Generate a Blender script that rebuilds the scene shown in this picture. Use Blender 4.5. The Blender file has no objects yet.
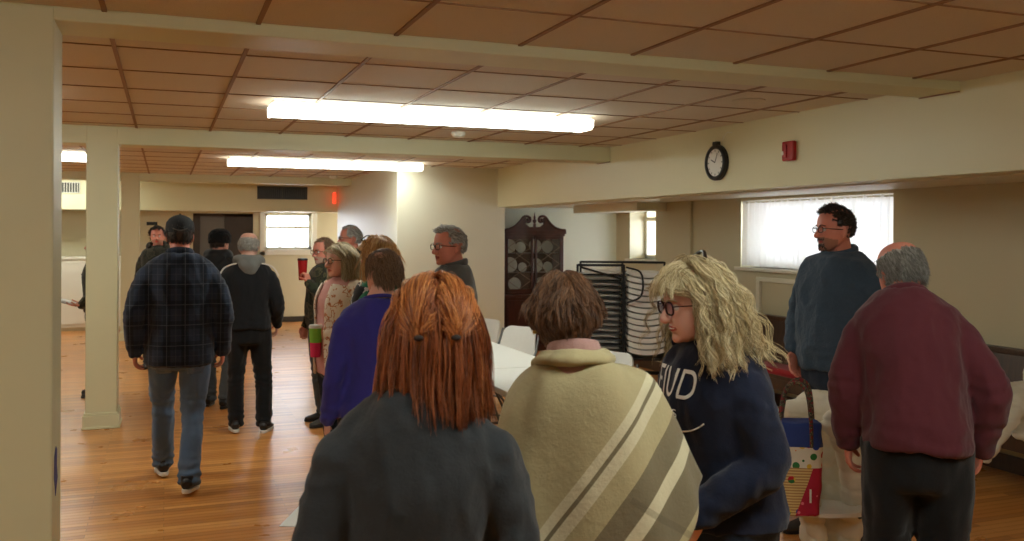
import bpy, bmesh, math, random
import numpy as np
from mathutils import Vector, Matrix, Euler, noise
from mathutils.bvhtree import BVHTree
random.seed(7); rng = np.random.default_rng(7)
SC = bpy.context.scene
COL = SC.collection
PI = math.pi
R = math.radians
# ------------------------------------------------------------------ camera
TH = math.atan(347/910)
CAMH = 1.68
cd = bpy.data.cameras.new('camera'); cam = bpy.data.objects.new('camera', cd); COL.objects.link(cam)
cd.sensor_width = 36; cd.lens = 36*910/1024
cd.shift_y = -38/1024
cd.clip_start = .05; cd.clip_end = 100
cam.location = (0, 0, CAMH)
cam.rotation_mode = 'XYZ'
cam.matrix_world = Matrix.Translation((0, 0, CAMH)) @ Matrix.Rotation(-TH, 4, 'Z') @ Matrix.Rotation(PI/2, 4, 'X') @ Matrix.Rotation(R(.25), 4, 'Z')
cd.dof.use_dof = True; cd.dof.focus_distance = 4.0; cd.dof.aperture_fstop = 5.6
SC.camera = cam
def gp(px, d):
    """ground point seen at picture column px at depth d"""
    u = (px-512)/910
    return Vector((d*(math.sin(TH)+u*math.cos(TH)), d*(math.cos(TH)-u*math.sin(TH)), 0))
# ------------------------------------------------------------------ materials
def lin(c):
    return tuple(((v/255)/12.92 if v/255 <= .04045 else ((v/255+.055)/1.055)**2.4) for v in c)
class NT:
    def __init__(s, name):
        s.m = bpy.data.materials.new(name); s.m.use_nodes = True
        s.t = s.m.node_tree; s.b = s.t.nodes['Principled BSDF']
    def n(s, typ, **kw):
        x = s.t.nodes.new(typ)
        for k, v in kw.items():
            if k.startswith('i_'):
                x.inputs[k[2:].replace('_', ' ')].default_value = v
            else: setattr(x, k, v)
        return x
    def l(s, a, b): s.t.links.new(a, b)
    def math(s, op, a, b=None, c=None):
        x = s.t.nodes.new('ShaderNodeMath'); x.operation = op
        for i, v in enumerate((a, b, c)):
            if v is None: continue
            if isinstance(v, (int, float)): x.inputs[i].default_value = v
            else: s.l(v, x.inputs[i])
        return x.outputs[0]
    def mix(s, f, a, b, mode='MIX'):
        x = s.t.nodes.new('ShaderNodeMix'); x.data_type = 'RGBA'; x.blend_type = mode
        for i, v in ((0, f), (6, a), (7, b)):
            if isinstance(v, (int, float)): x.inputs[i].default_value = v
            elif isinstance(v, tuple): x.inputs[i].default_value = (*v[:3], 1)
            else: s.l(v, x.inputs[i])
        return x.outputs[2]
    def ramp(s, f, stops, interp='LINEAR'):
        x = s.t.nodes.new('ShaderNodeValToRGB'); cr = x.color_ramp; cr.interpolation = interp
        while len(cr.elements) < len(stops): cr.elements.new(.5)
        for e, (p, c) in zip(cr.elements, stops): e.position = p; e.color = (*c[:3], 1)
        s.l(f, x.inputs[0]); return x.outputs[0]
    def coord(s, scale=(1, 1, 1), rot=(0, 0, 0), world=False):
        if world:
            g = s.n('ShaderNodeNewGeometry').outputs['Position']
        else: g = s.n('ShaderNodeTexCoord').outputs['Object']
        m = s.n('ShaderNodeMapping'); m.inputs['Scale'].default_value = scale; m.inputs['Rotation'].default_value = rot
        s.l(g, m.inputs[0]); return m.outputs[0]
    def noise(s, vec, scale, detail=3, rough=.5):
        x = s.n('ShaderNodeTexNoise'); x.inputs['Scale'].default_value = scale; x.inputs['Detail'].default_value = detail
        x.inputs['Roughness'].default_value = rough
        s.l(vec, x.inputs['Vector']); return x.outputs['Fac']
    def bump(s, h, strength=.3, dist=.01, normal=None):
        x = s.n('ShaderNodeBump'); x.inputs['Strength'].default_value = strength; x.inputs['Distance'].default_value = dist
        s.l(h, x.inputs['Height'])
        if normal is not None: s.l(normal, x.inputs['Normal'])
        s.l(x.outputs[0], s.b.inputs['Normal']); return x.outputs[0]
    def base(s, c):
        if isinstance(c, tuple): s.b.inputs['Base Color'].default_value = (*c[:3], 1)
        else: s.l(c, s.b.inputs['Base Color'])
    def p(s, **kw):
        for k, v in kw.items(): s.b.inputs[k.replace('_', ' ')].default_value = v
        return s
def simple(name, rgb, rough=.5, metal=0, var=.12, nscale=30, bump=.0, spec=.5, world=False):
    t = NT(name); c = lin(rgb)
    v = t.coord(world=world)
    f = t.noise(v, nscale, 4)
    t.base(t.mix(f, tuple(x*(1-var) for x in c), tuple(min(1, x*(1+var)) for x in c)))
    t.p(Roughness=rough, Metallic=metal); t.b.inputs['Specular IOR Level'].default_value = spec
    if bump: t.bump(t.noise(v, nscale*4, 3), bump, .004)
    return t.m
def cloth(name, rgb, scale=90, rough=.9, var=.18, bump=.25, col=None, sheen=.15):
    t = NT(name); v = t.coord(); c = lin(rgb)
    f = t.noise(v, scale, 5, .7)
    g = t.noise(v, 6, 3)
    base = col(t, v) if col else t.mix(g, tuple(x*(1-var*.5) for x in c), tuple(x*(1+var*.5) for x in c))
    t.base(t.mix(f, base, (0, 0, 0), 'MIX') if False else t.mix(t.math('MULTIPLY', f, var), base, (.0, .0, .0)))
    t.p(Roughness=rough); t.b.inputs['Specular IOR Level'].default_value = .2
    t.b.inputs['Sheen Weight'].default_value = sheen
    t.bump(t.math('ADD', f, t.math('MULTIPLY', t.noise(v, 26, 4, .6), 3.0)), bump, .004)
    return t.m
M = {}
def mk_wall(name, rgb, var=.05):
    t = NT(name); v = t.coord(world=True); c = lin(rgb)
    f = t.noise(v, 1.3, 4); f2 = t.noise(v, 60, 3)
    t.base(t.mix(f, tuple(x*(1-var) for x in c), tuple(x*(1+var) for x in c)))
    t.p(Roughness=.42); t.bump(t.math('ADD', t.math('MULTIPLY', f, 1.0), t.math('MULTIPLY', f2, .12)), .12, .02)
    return t.m
M['wall'] = mk_wall('cream_painted_plaster', (222, 217, 180))
M['wall2'] = mk_wall('pale_painted_plaster', (222, 218, 196))
M['wallb'] = mk_wall('beige_painted_plaster', (200, 192, 160))
M['column'] = mk_wall('cream_gloss_paint', (212, 210, 174))
M['whitepaint'] = simple('white_gloss_paint', (226, 224, 210), .35, var=.03, nscale=3)
def mk_ceil():
    t = NT('tan_ceiling_tile'); v = t.coord(world=True)
    f = t.noise(v, 140, 4, .8); g = t.noise(v, .9, 3)
    c = t.mix(g, lin((208, 199, 182)), lin((218, 209, 194)))
    t.base(t.mix(t.math('GREATER_THAN', f, .62), c, lin((188, 172, 150))))
    t.p(Roughness=.85); t.bump(f, .3, .004); t.b.inputs['Specular IOR Level'].default_value = .15
    return t.m
M['ceil'] = mk_ceil()
M['tee'] = simple('tan_ceiling_grid_paint', (142, 108, 74), .6, var=.1, nscale=6)
def mk_floor():
    t = NT('honey_oak_strip_floor'); v = t.coord(world=True)
    br = t.n('ShaderNodeTexBrick'); t.l(v, br.inputs['Vector'])
    br.offset = .37; br.inputs['Scale'].default_value = 1
    br.inputs['Brick Width'].default_value = 1.1; br.inputs['Row Height'].default_value = .057
    br.inputs['Mortar Size'].default_value = .0012; br.inputs['Mortar Smooth'].default_value = .3
    br.inputs['Color1'].default_value = (0, 0, 0, 1); br.inputs['Color2'].default_value = (1, 1, 1, 1); br.inputs['Mortar'].default_value = (.5, .5, .5, 1)
    m2 = t.n('ShaderNodeMapping'); m2.inputs['Scale'].default_value = (2.5, 45, 1); t.l(v, m2.inputs[0])
    gr = t.noise(m2.outputs[0], 1.6, 6, .65)
    big = t.noise(v, .7, 3)
    f = t.math('ADD', t.math('MULTIPLY', br.outputs['Color'], .45), t.math('ADD', t.math('MULTIPLY', gr, .45), t.math('MULTIPLY', big, .25)))
    c = t.ramp(f, [(.15, lin((150, 90, 40))), (.5, lin((198, 128, 60))), (.85, lin((222, 158, 86)))])
    c = t.mix(t.math('MULTIPLY', br.outputs['Fac'], .75), c, lin((60, 30, 12)))
    t.base(c)
    r = t.math('ADD', .22, t.math('MULTIPLY', t.noise(v, 3, 4), .16)); t.l(r, t.b.inputs['Roughness'])
    # slightly cupped strips
    sx = t.n('ShaderNodeSeparateXYZ'); t.l(v, sx.inputs[0])
    w = t.math('SINE', t.math('MULTIPLY', sx.outputs['Y'], 2*PI/.057))
    h = t.math('ADD', t.math('MULTIPLY', w, .35), t.math('ADD', t.math('MULTIPLY', gr, .4), t.math('MULTIPLY', big, 3.0)))
    t.bump(h, .25, .004)
    t.b.inputs['Coat Weight'].default_value = .15; t.b.inputs['Coat Roughness'].default_value = .2
    return t.m
M['floor'] = mk_floor()
def mk_emit(name, rgb, s):
    t = NT(name); t.base(rgb); t.b.inputs['Emission Color'].default_value = (*rgb, 1); t.b.inputs['Emission Strength'].default_value = s
    t.p(Roughness=.4); return t.m
LIGHT_S = 13.0
M['tube'] = mk_emit('lit_acrylic_lens', (.93, 1.0, .92), LIGHT_S)
M['red_glow'] = mk_emit('red_lit_plastic', (.9, .06, .02), 1.2)
M['black'] = simple('black_plastic', (22, 22, 24), .4)
M['blackmetal'] = simple('black_painted_steel', (26, 27, 29), .35, .3)
M['greymetal'] = simple('grey_painted_steel', (110, 112, 112), .4, .5)
M['chairwhite'] = simple('white_moulded_plastic', (232, 232, 226), .45, var=.03, bump=.05)
M['chairgrey'] = simple('light_grey_moulded_plastic', (228, 226, 220), .5, var=.04, bump=.05)
M['clockface'] = simple('white_clock_dial', (235, 235, 228), .4, var=.02)
M['red'] = simple('red_plastic', (170, 18, 22), .35, var=.05)
def mk_wood(name, c1, c2, rough=.3, sc=(1, 14, 1.5), spec=.5):
    t = NT(name); v = t.coord(sc); f = t.noise(v, 3, 6, .6)
    t.base(t.ramp(f, [(.25, lin(c1)), (.75, lin(c2))])); t.p(Roughness=rough); t.bump(f, .1, .003); t.b.inputs['Specular IOR Level'].default_value = spec
    return t.m
M['mahogany'] = mk_wood('dark_mahogany', (44, 18, 12), (78, 34, 22), .28, (12, 12, 1.2))
M['pewwood'] = mk_wood('dark_walnut_stain', (56, 38, 26), (84, 58, 38), .4)
M['cushion'] = cloth('red_upholstery', (150, 24, 34))
M['darkdoor'] = mk_wood('dark_brown_door', (44, 34, 24), (64, 48, 34), .5)
M['greydoor'] = simple('grey_painted_door', (104, 100, 92), .45, var=.05, nscale=3)
def mk_pane(name, gl):
    t = NT(name); tp = t.n('ShaderNodeBsdfTransparent'); gs = t.n('ShaderNodeBsdfGlossy'); gs.inputs['Roughness'].default_value = .03
    lw = t.n('ShaderNodeLayerWeight'); fr = t.math('ADD', .04, t.math('POWER', lw.outputs['Facing'], 5))
    m1 = t.n('ShaderNodeMixShader'); t.l(t.math('MULTIPLY', fr, gl), m1.inputs[0]); t.l(tp.outputs[0], m1.inputs[1]); t.l(gs.outputs[0], m1.inputs[2])
    t.l(m1.outputs[0], t.t.nodes['Material Output'].inputs[0]); return t.m
M['glass'] = mk_pane('clear_glass', 1.0); M['wglass'] = mk_pane('window_glass', .8)
def mk_curtain():
    t = NT('sheer_white_curtain'); v = t.coord((300, 300, 300)); t.base((.9, .9, .88)); t.p(Roughness=.9)
    tr = t.n('ShaderNodeBsdfTranslucent'); tr.inputs[0].default_value = (.95, .95, .95, 1)
    tp = t.n('ShaderNodeBsdfTransparent')
    m1 = t.n('ShaderNodeMixShader'); m1.inputs[0].default_value = .14
    t.l(t.b.outputs[0], m1.inputs[1]); t.l(tr.outputs[0], m1.inputs[2])
    m2 = t.n('ShaderNodeMixShader'); m2.inputs[0].default_value = .03
    t.l(m1.outputs[0], m2.inputs[1]); t.l(tp.outputs[0], m2.inputs[2])
    t.l(m2.outputs[0], t.t.nodes['Material Output'].inputs[0]); return t.m
M['curtain'] = mk_curtain()
# ------------------------------------------------------------------ mesh helpers
class MB:
    def __init__(s): s.v = []; s.f = []; s.mi = []
    def add(s, V, F, mi=0):
        o = len(s.v); s.v += [tuple(p) for p in V]; s.f += [tuple(i+o for i in f) for f in F]; s.mi += [mi]*len(F); return s
    def box(s, x0, y0, z0, x1, y1, z1, mi=0, M4=None):
        V = [(x, y, z) for x in (x0, x1) for y in (y0, y1) for z in (z0, z1)]
        if M4 is not None: V = [tuple(M4 @ Vector(p)) for p in V]
        return s.add(V, [(0, 1, 3, 2), (4, 6, 7, 5), (0, 4, 5, 1), (2, 3, 7, 6), (0, 2, 6, 4), (1, 5, 7, 3)], mi)
    def cyl(s, p0, p1, r0, r1=None, seg=14, mi=0):
        V, F = loft([p0, p1], [(r0, r0), (r1 or r0, r1 or r0)], seg=seg); return s.add(V, F, mi)
    def tube(s, pts, r, seg=8, mi=0, closed=False):
        V, F = loft(pts, [(r, r)]*len(pts), seg=seg, closed=closed); return s.add(V, F, mi)
    def prism(s, poly, y0, y1, mi=0, axis='y'):
        """poly of (a,b) extruded along axis"""
        n = len(poly)
        def P(a, b, c): return (a, c, b) if axis == 'y' else ((c, a, b) if axis == 'x' else (a, b, c))
        V = [P(a, b, y0) for a, b in poly]+[P(a, b, y1) for a, b in poly]
        F = [tuple(range(n))[::-1], tuple(range(n, 2*n))]+[(i, (i+1) % n, n+(i+1) % n, n+i) for i in range(n)]
        return s.add(V, F, mi)
    def build(s, name, mat, parent=None, bevel=0, smooth=False, loc=None, fixn=True):
        me = bpy.data.meshes.new(name); me.from_pydata(s.v, [], s.f)
        mats = mat if isinstance(mat, (list, tuple)) else [mat]
        for m in mats: me.materials.append(m)
        if len(mats) > 1: me.polygons.foreach_set('material_index', s.mi)
        if fixn:
            bm = bmesh.new(); bm.from_mesh(me); bmesh.ops.recalc_face_normals(bm, faces=bm.faces)
            bm.to_mesh(me); bm.free()
        if smooth:
            me.polygons.foreach_set('use_smooth', [True]*len(me.polygons))
        o = bpy.data.objects.new(name, me); COL.objects.link(o)
        if parent: o.parent = parent
        if loc: o.location = loc
        if bevel:
            b = o.modifiers.new('bevel', 'BEVEL'); b.width = bevel; b.segments = 2; b.limit_method = 'ANGLE'
        if smooth:
            try:
                me.set_sharp_from_angle(angle=R(50))
            except Exception: pass
        return o
def cr(P, n):
    """Catmull-Rom resample of rows P (array k x m) to n rows"""
    P = np.asarray(P, float); k = len(P)
    if k < 3:
        t = np.linspace(0, 1, n)[:, None]; return P[0]*(1-t)+P[-1]*t
    Q = np.vstack([2*P[0]-P[1], P, 2*P[-1]-P[-2]]); out = []
    for t in np.linspace(0, k-1-1e-9, n):
        i = int(t); f = t-i; a, b, c, d = Q[i], Q[i+1], Q[i+2], Q[i+3]
        out.append(.5*((2*b)+(-a+c)*f+(2*a-5*b+4*c-d)*f*f+(-a+3*b-3*c+d)*f**3))
    return np.array(out)
def loft(pts, rads, seg=16, side=None, closed=False, cap=0, power=2.0):
    """tube through pts with elliptical section rads (r_side, r_other). cap>0: rounded ends"""
    P = [Vector(p) for p in pts]; Rr = [tuple(r) for r in rads]
    n = len(P)
    if cap and not closed:
        d0 = (P[0]-P[1]).normalized(); d1 = (P[-1]-P[-2]).normalized(); a0, a1 = P[0], P[-1]; r0, r1 = Rr[0], Rr[-1]
        pre = []; post = []
        for k in range(1, 4):
            a = k/4*PI/2*1.15
            a = min(a, PI/2*.93)
            h = math.sin(a)*cap; c = math.cos(a)
            pre.insert(0, (a0+d0*h*min(r0), (r0[0]*c, r0[1]*c))); post.append((a1+d1*h*min(r1), (r1[0]*c, r1[1]*c)))
        P = [x[0] for x in pre]+P+[x[0] for x in post]; Rr = [x[1] for x in pre]+Rr+[x[1] for x in post]; n = len(P)
    V = []; prev = None
    for i in range(n):
        if closed: t = (P[(i+1) % n]-P[i-1]).normalized()
        else: t = (P[min(i+1, n-1)]-P[max(i-1, 0)]).normalized()
        if side is not None: a = Vector(side)
        elif prev is not None: a = prev
        else: a = Vector((0, 0, 1)).cross(t); a = a if a.length > 1e-3 else Vector((1, 0, 0))
        a = (a-t*a.dot(t)); a = a.normalized() if a.length > 1e-6 else t.orthogonal().normalized()
        b = t.cross(a); prev = a
        for k in range(seg):
            th = 2*PI*k/seg; c, s_ = math.cos(th), math.sin(th)
            if power != 2.0:
                q = (abs(c)**power+abs(s_)**power)**(-1/power); c *= q; s_ *= q
            V.append(P[i]+a*(c*Rr[i][0])+b*(s_*Rr[i][1]))
    F = []
    m = n if closed else n-1
    for i in range(m):
        j = (i+1) % n
        for k in range(seg):
            l = (k+1) % seg; F.append((i*seg+k, i*seg+l, j*seg+l, j*seg+k))
    if not closed: F += [tuple(range(seg))[::-1], tuple((n-1)*seg+k for k in range(seg))]
    return V, F
def ellip(c, r, seg=20, rings=12, M4=None):
    V = [(c[0], c[1], c[2]-r[2])]
    for i in range(1, rings):
        ph = -PI/2+PI*i/rings
        for k in range(seg):
            th = 2*PI*k/seg; V.append((c[0]+r[0]*math.cos(ph)*math.cos(th), c[1]+r[1]*math.cos(ph)*math.sin(th), c[2]+r[2]*math.sin(ph)))
    V.append((c[0], c[1], c[2]+r[2])); F = []
    for k in range(seg): F.append((0, 1+(k+1) % seg, 1+k)); F.append((len(V)-1, len(V)-1-seg+k, len(V)-1-seg+(k+1) % seg))
    for i in range(rings-2):
        for k in range(seg):
            l = (k+1) % seg; a = 1+i*seg; F.append((a+k, a+l, a+seg+l, a+seg+k))
    if M4 is not None: V = [tuple(M4 @ Vector(p)) for p in V]
    return V, F
def empty(name, loc=(0, 0, 0), rz=0, label=None, cat=None, group=None):
    o = bpy.data.objects.new(name, None); COL.objects.link(o); o.location = loc; o.rotation_euler = (0, 0, rz); o.empty_display_size = .1
    return tag(o, label, cat, group)
def tag(o, label=None, cat=None, group=None, kind=None):
    if label: o['label'] = label
    if cat: o['category'] = cat
    if group: o['group'] = group
    if kind: o['kind'] = kind
    return o
def copy_tree(o, parent=None):
    c = o.copy(); COL.objects.link(c); c.parent = parent
    for ch in list(o.children): copy_tree(ch, c)
    return c
def struct(name, mb, m, parent=None, bevel=0, smooth=False):
    o = mb.build(name, m, parent, bevel, smooth)
    if parent is None: o['kind'] = 'structure'
    return o
# ------------------------------------------------------------------ room shell
CZ = CAMH+.89; LZ = 2.028
XL, XS, XO, XO2 = -5.6, 4.32, 5.6, 6.7
YB, YK, YBH, YF = -2.6, 11.9, 16.4, 17.3
struct('floor', MB().box(XL-.2, YB-.2, -.12, XO2+.4, YF+.2, 0), M['floor'])
struct('ceiling', MB().box(XL-.2, YB-.2, CZ, XS+.02, YF+.2, CZ+.1), M['ceil'])
g = MB()
k = -10
xs = [.368+.6*k for k in range(-10, 8) if XL < .368+.6*k < XS]
bays = [(YB, 4.02), (4.32, 8.47), (8.77, 15.1), (15.35, YBH)]
for (a, b) in bays:
    for x in xs: g.box(x-.010, a, CZ-.008, x+.010, b, CZ)
ys = [4.77+.69*k for k in range(-12, 18)]
for y in ys:
    for (a, b) in bays:
        if a+.05 < y < b-.05: g.box(XL, y-.0055, CZ-.005, XS, y+.0055, CZ)
struct('trim_1', g, M['tee'])
# ceiling of the lower side aisle
struct('trim_2', MB().box(XS+.12, YB, LZ+.02, XO2+.2, 12.7, LZ+.1), M['wall2'])
# bulkhead along the aisle
struct('wall_bulkhead', MB().box(XS, YB, LZ, XS+.14, YK, CZ+.05), M['wall'], bevel=.004)
struct('trim_3', MB().box(XS+.14, YB, LZ-.012, XS+.36, YK, LZ+.02), M['wall2'], bevel=.004)
# beams
struct('trim_4', MB().box(XL, 4.017, CZ-.055, XS, 4.32, CZ+.01), M['column'], bevel=.006)
struct('trim_5', MB().box(XL, 8.47, CZ-.15, XS, 8.77, CZ+.01), M['column'], bevel=.006)
struct('trim_6', MB().box(XL, 15.1, CZ-.12, 2.95, 15.35, CZ+.01), M['column'], bevel=.006)
# small dark caps where the beams die into the bulkhead
struct('trim_7', MB().box(XS-.012, 4.02, CZ-.062, XS-.001, 4.32, CZ-.052).box(XS-.012, 8.47, CZ-.157, XS-.001, 8.77, CZ-.147), M['tee'])
# block projecting into the hall
struct('wall_block', MB().box(2.894, YK, 0, 4.43, YBH, CZ+.02), M['wall2'], bevel=.004)
struct('wall_far_upper', MB().box(XL, YBH, LZ, 2.894, YBH+.12, CZ+.05), M['wall'])
struct('trim_8', MB().box(XL, YBH+.1, LZ+.01, 4.4, YF, LZ+.08), M['wall2'])
# far wall, with window and door openings
DX0, DX1, DZ = .47, 1.51, 2.0
WX0, WX1, WZ0, WZ1 = 1.72, 2.58, 1.345, 2.02
w = MB()
w.box(XL, YF, 0, DX0, YF+.25, 2.6).box(DX0, YF, DZ, DX1, YF+.25, 2.6).box(DX1, YF, 0, WX0, YF+.25, 2.6)
w.box(WX0, YF, 0, WX1, YF+.25, WZ0).box(WX0, YF, WZ1, WX1, YF+.25, 2.6).box(WX1, YF, 0, 4.6, YF+.25, 2.6)
struct('wall_far', w, M['wallb'])
struct('wall_left', MB().box(XL-.2, YB, 0, XL, YF, 2.65), M['wallb'])
struct('wall_back', MB().box(XL, YB-.2, 0, XO2, YB, 2.65), M['wall2'])
# outer wall with big window; jog at Y=10.8
BY0, BY1, BZ0, BZ1 = 5.88, 8.0, 1.335, 2.02
SY0, SY1 = 9.76, 10.42
w = MB()
T = .3
w.box(XO, YB, 0, XO+T, BY0, 2.15).box(XO, BY0, 0, XO+T, BY1, BZ0).box(XO, BY1, 0, XO+T, SY0, 2.15)
w.box(XO, SY0, 0, XO+T, SY1, 1.35).box(XO, SY1, 0, XO+T, 10.8, 2.15).box(XO, BY0, BZ1, XO+T, BY1, 2.15).box(XO, SY0, 2.02, XO+T, SY1, 2.15)
w.box(XO+T, 10.78, 0, XO2, 10.8, 2.15).box(XO2, 10.7, 0, XO2+.2, 11.05, 2.15).box(XO2, 11.75, 0, XO2+.2, 12.7, 2.15).box(XO2, 11.05, 0, XO2+.2, 11.75, .9).box(XO2, 11.05, 1.9, XO2+.2, 11.75, 2.15)
struct('wall_right', w, M['wallb'])
struct('wall_aisle_end', MB().box(4.43, 12.5, 0, XO2, 12.7, 2.15).box(4.41, YK+.1, 0, 4.43, 12.5, 2.15), M['wall2'])
struct('trim_9', MB().box(XO-.035, 8.92, 0, XO, 9.18, LZ+.02), M['wallb'], bevel=.004)
struct('trim_10', MB().box(5.2, 9.5, 1.945, XO, 11.3, LZ+.02), M['wall2'], bevel=.004)
# baseboards
struct('baseboard_far', MB().box(DX1+.1, YF-.02, 0, 4.4, YF, .1).box(-.55, YF-.02, 0, DX0-.1, YF, .1), simple('dark_baseboard', (48, 42, 34), .5), bevel=.003)
struct('baseboard_right', MB().box(XO-.02, YB, 0, XO, 10.8, .12), M['pewwood'], bevel=.003)
struct('baseboard_block', MB().box(2.874, YK-.02, 0, 4.43, YK, .12).box(2.874, YK, 0, 2.894, YBH, .12), M['whitepaint'], bevel=.003)
struct('baseboard_left', MB().box(XL, YB, 0, XL+.02, YF, .12), M['pewwood'], bevel=.003)
# columns
def column(x0, x1, y0, y1, n, top):
    struct('column' if n == 0 else 'column.%03d' % n, MB().box(x0, y0, 0, x1, y1, top), M['column'], bevel=.008)
    b = MB().box(x0-.02, y0-.02, .0, x1+.02, y1+.02, .115).box(x0-.028, y0-.028, .0, x1+.028, y1+.028, .018).box(x0-.012, y0-.012, .115, x1+.012, y1+.012, .135)
    struct('trim_%d' % (11+n), b, M['column'], bevel=.004)
column(-.70, -.413, 4.012, 4.325, 0, CZ)
column(-.625, -.378, 8.465, 8.775, 1, CZ)
column(-.63, -.365, 15.08, 15.36, 2, CZ)
# far window
def window(n, ax, a0, a1, z0, z1, depth, at, cols, sign=1, meet=None, fr=.05):
    """ax 'y': wall plane y=at spanning x a0..a1 ; ax 'x': plane x=at spanning y a0..a1; depth = recess"""
    g = MB(); p = MB()
    def B(mb, u0, u1, d0, d1, q0, q1):
        if ax == 'y': mb.box(u0, at+d0, q0, u1, at+d1, q1)
        else: mb.box(at+d0, u0, q0, at+d1, u1, q1)
    d0, d1 = depth, depth+.04
    B(g, a0, a0+fr, d0, d1, z0, z1); B(g, a1-fr, a1, d0, d1, z0, z1); B(g, a0, a1, d0, d1, z0, z0+fr); B(g, a0, a1, d0, d1, z1-fr, z1)
    if meet: B(g, a0, a1, d0-.01, d1, meet-.025, meet+.025)
    for k in range(1, cols): c = a0+(a1-a0)*k/cols; B(g, c-.009, c+.009, d0+.01, d1-.01, z0, meet if meet else z1)
    B(p, a0+.02, a1-.02, d0+.016, d0+.022, z0+.02, z1-.02)
    o = struct('window_%d' % n, g, M['whitepaint'], bevel=.003)
    p.build('glass_pane', M['wglass'], o)
    s = MB(); B(s, a0-.05, a1+.05, -.05, depth+.02, z0-.035, z0)
    s.build('window_sill', M['whitepaint'], o, bevel=.004)
    return o
window(1, 'y', WX0, WX1, WZ0, WZ1, .1, YF, 3, meet=1.76)
struct('trim_14', MB().box(WX0-.09, YF-.03, WZ0-.1, WX0, YF, LZ).box(WX1, YF-.03, WZ0-.1, WX1+.09, YF, LZ).box(WX0-.09, YF-.03, WZ0-.1, WX1+.09, YF, WZ0-.035), M['whitepaint'], bevel=.003)
window(2, 'x', SY0, SY1, 1.35, 2.02, .22, XO, 1, meet=1.86)
window(3, 'x', BY0, BY1, BZ0, BZ1, .2, XO, 3)
window(4, 'x', 11.05, 11.75, .9, 1.9, .1, XO2, 2, meet=1.45)  # unseen window added in the side pocket to brighten the aisle end wall
# far door: dark frame, grey leaf
struct('door_1', MB().box(DX0, YF+.02, 0, DX0+.12, YF+.12, DZ).box(DX0, YF+.09, 0, DX1, YF+.14, DZ).box(DX1-.5, YF+.02, 0, DX1, YF+.1, DZ).box(DX0, YF+.02, DZ-.05, DX1, YF+.12, DZ), M['darkdoor'], bevel=.004)
struct('door_2', MB().box(DX0+.12, YF+.04, .01, DX1-.48, YF+.085, DZ-.03), M['greydoor'], bevel=.004)
dh = MB(); V, F = ellip((DX1-.56, YF+.01, 1.0), (.03, .03, .03)); dh.add(V, F); dh.cyl((DX1-.56, YF+.04, 1.0), (DX1-.56, YF+.0, 1.0), .012)
dh.build('door_knob', M['greymetal'], bpy.data.objects['door_2'], smooth=True)
struct('trim_15', MB().box(DX1, YF-.02, 0, DX1+.07, YF, LZ), M['wallb'], bevel=.003)
# framed panel below the curtained window
struct('trim_16', MB().box(XO-.03, 6.2, 1.2, XO, 7.7, 1.245).box(XO-.03, 7.64, .3, XO, 7.7, 1.2).box(XO-.03, 6.2, .3, XO, 6.26, 1.2), M['wall2'], bevel=.003)
# ------------------------------------------------------------------ light fixtures
def fixture(x0, y0, label):
    r = empty('fluorescent_light', (x0+1.19, y0+.145, CZ), 0, label, 'ceiling light', 'wrap fluorescent lights on the ceiling')
    L = 1.19
    MB().box(-L, -.13, -.045, L, .13, -.001).build('housing', M['whitepaint'], r, bevel=.004)
    prof = [(-.145, -.03), (-.14, -.07), (-.11, -.092), (.11, -.092), (.14, -.07), (.145, -.03)]
    MB().prism(prof, -L+.012, L-.012, axis='x').build('lens', M['tube'], r)
    for s in (-1, 1):
        q = [(-.15, -.025), (-.145, -.073), (-.113, -.097), (.113, -.097), (.145, -.073), (.15, -.025)]
        MB().prism(q, s*L-.012, s*L+.004, axis='x').build('end_cap', M['tube'] if False else M['lenscap'], r)
    return r
t = NT('frosted_end_cap'); t.base((.9, .88, .8)); t.p(Roughness=.5); t.b.inputs['Emission Color'].default_value = (1, .93, .78, 1); t.b.inputs['Emission Strength'].default_value = LIGHT_S*.35; M['lenscap'] = t.m
fixture(.68, 6.29, 'long bright ceiling light nearest in view, in front of the second beam')
fixture(.72, 11.35, 'farther long ceiling light beyond the second beam, right of the thin columns')
fixture(-3.2, 11.35, 'ceiling light cut off by the white columns at far left')
fixture(-3.2, 15.58, 'ceiling light behind the third beam, hidden by the columns')
fixture(.68, 1.0, 'added ceiling light above the camera, out of view over the front bay')  # unseen fixture, added to light the foreground
fixture(-3.2, 6.29, 'added ceiling light hidden behind the near white column')  # never in sight, put in only for its light
fixture(-3.2, 1.0, 'added ceiling light over the left of the front bay, out of view')  # added off frame as extra light for the front bay
def small_round(name, x, y, r, h, mat, label, cat, rim=None):
    o = empty(name, (x, y, CZ), 0, label, cat)
    V, F = loft([(0, 0, 0), (0, 0, -h*.5), (0, 0, -h)], [(r, r), (r, r), (r*.7, r*.7)], seg=28)
    MB().add(V, F).build('cover', mat, o, smooth=True)
    V, F = loft([(r*.75*math.cos(a), r*.75*math.sin(a), -h*.55) for a in np.linspace(0, 2*PI, 25)[:-1]], [(.006, .006)]*24, seg=6, closed=True)
    MB().add(V, F).build('rim', rim or mat, o, smooth=True)
    return o
def ceilpt(px, py, hc=.89):
    d = 910*hc/((231+.0044*(px-165))-py); return gp(px, d)
p_ = ceilpt(458, 134.5, .87); small_round('smoke_detector', p_.x, p_.y, .065, .045, M['whitepaint'], 'white round smoke detector behind the nearer long ceiling light', 'smoke detector')
p_ = ceilpt(333, 177, .87); small_round('smoke_detector', p_.x, p_.y, .065, .045, M['whitepaint'], 'small white smoke detector on the far ceiling above the wall vent', 'smoke detector')
p_ = ceilpt(748, 102, .88); small_round('ceiling_speaker', p_.x, p_.y, .11, .012, M['ceil'], 'round tan ceiling speaker set in a tile near the clock', 'speaker', M['wallb'])
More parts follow.
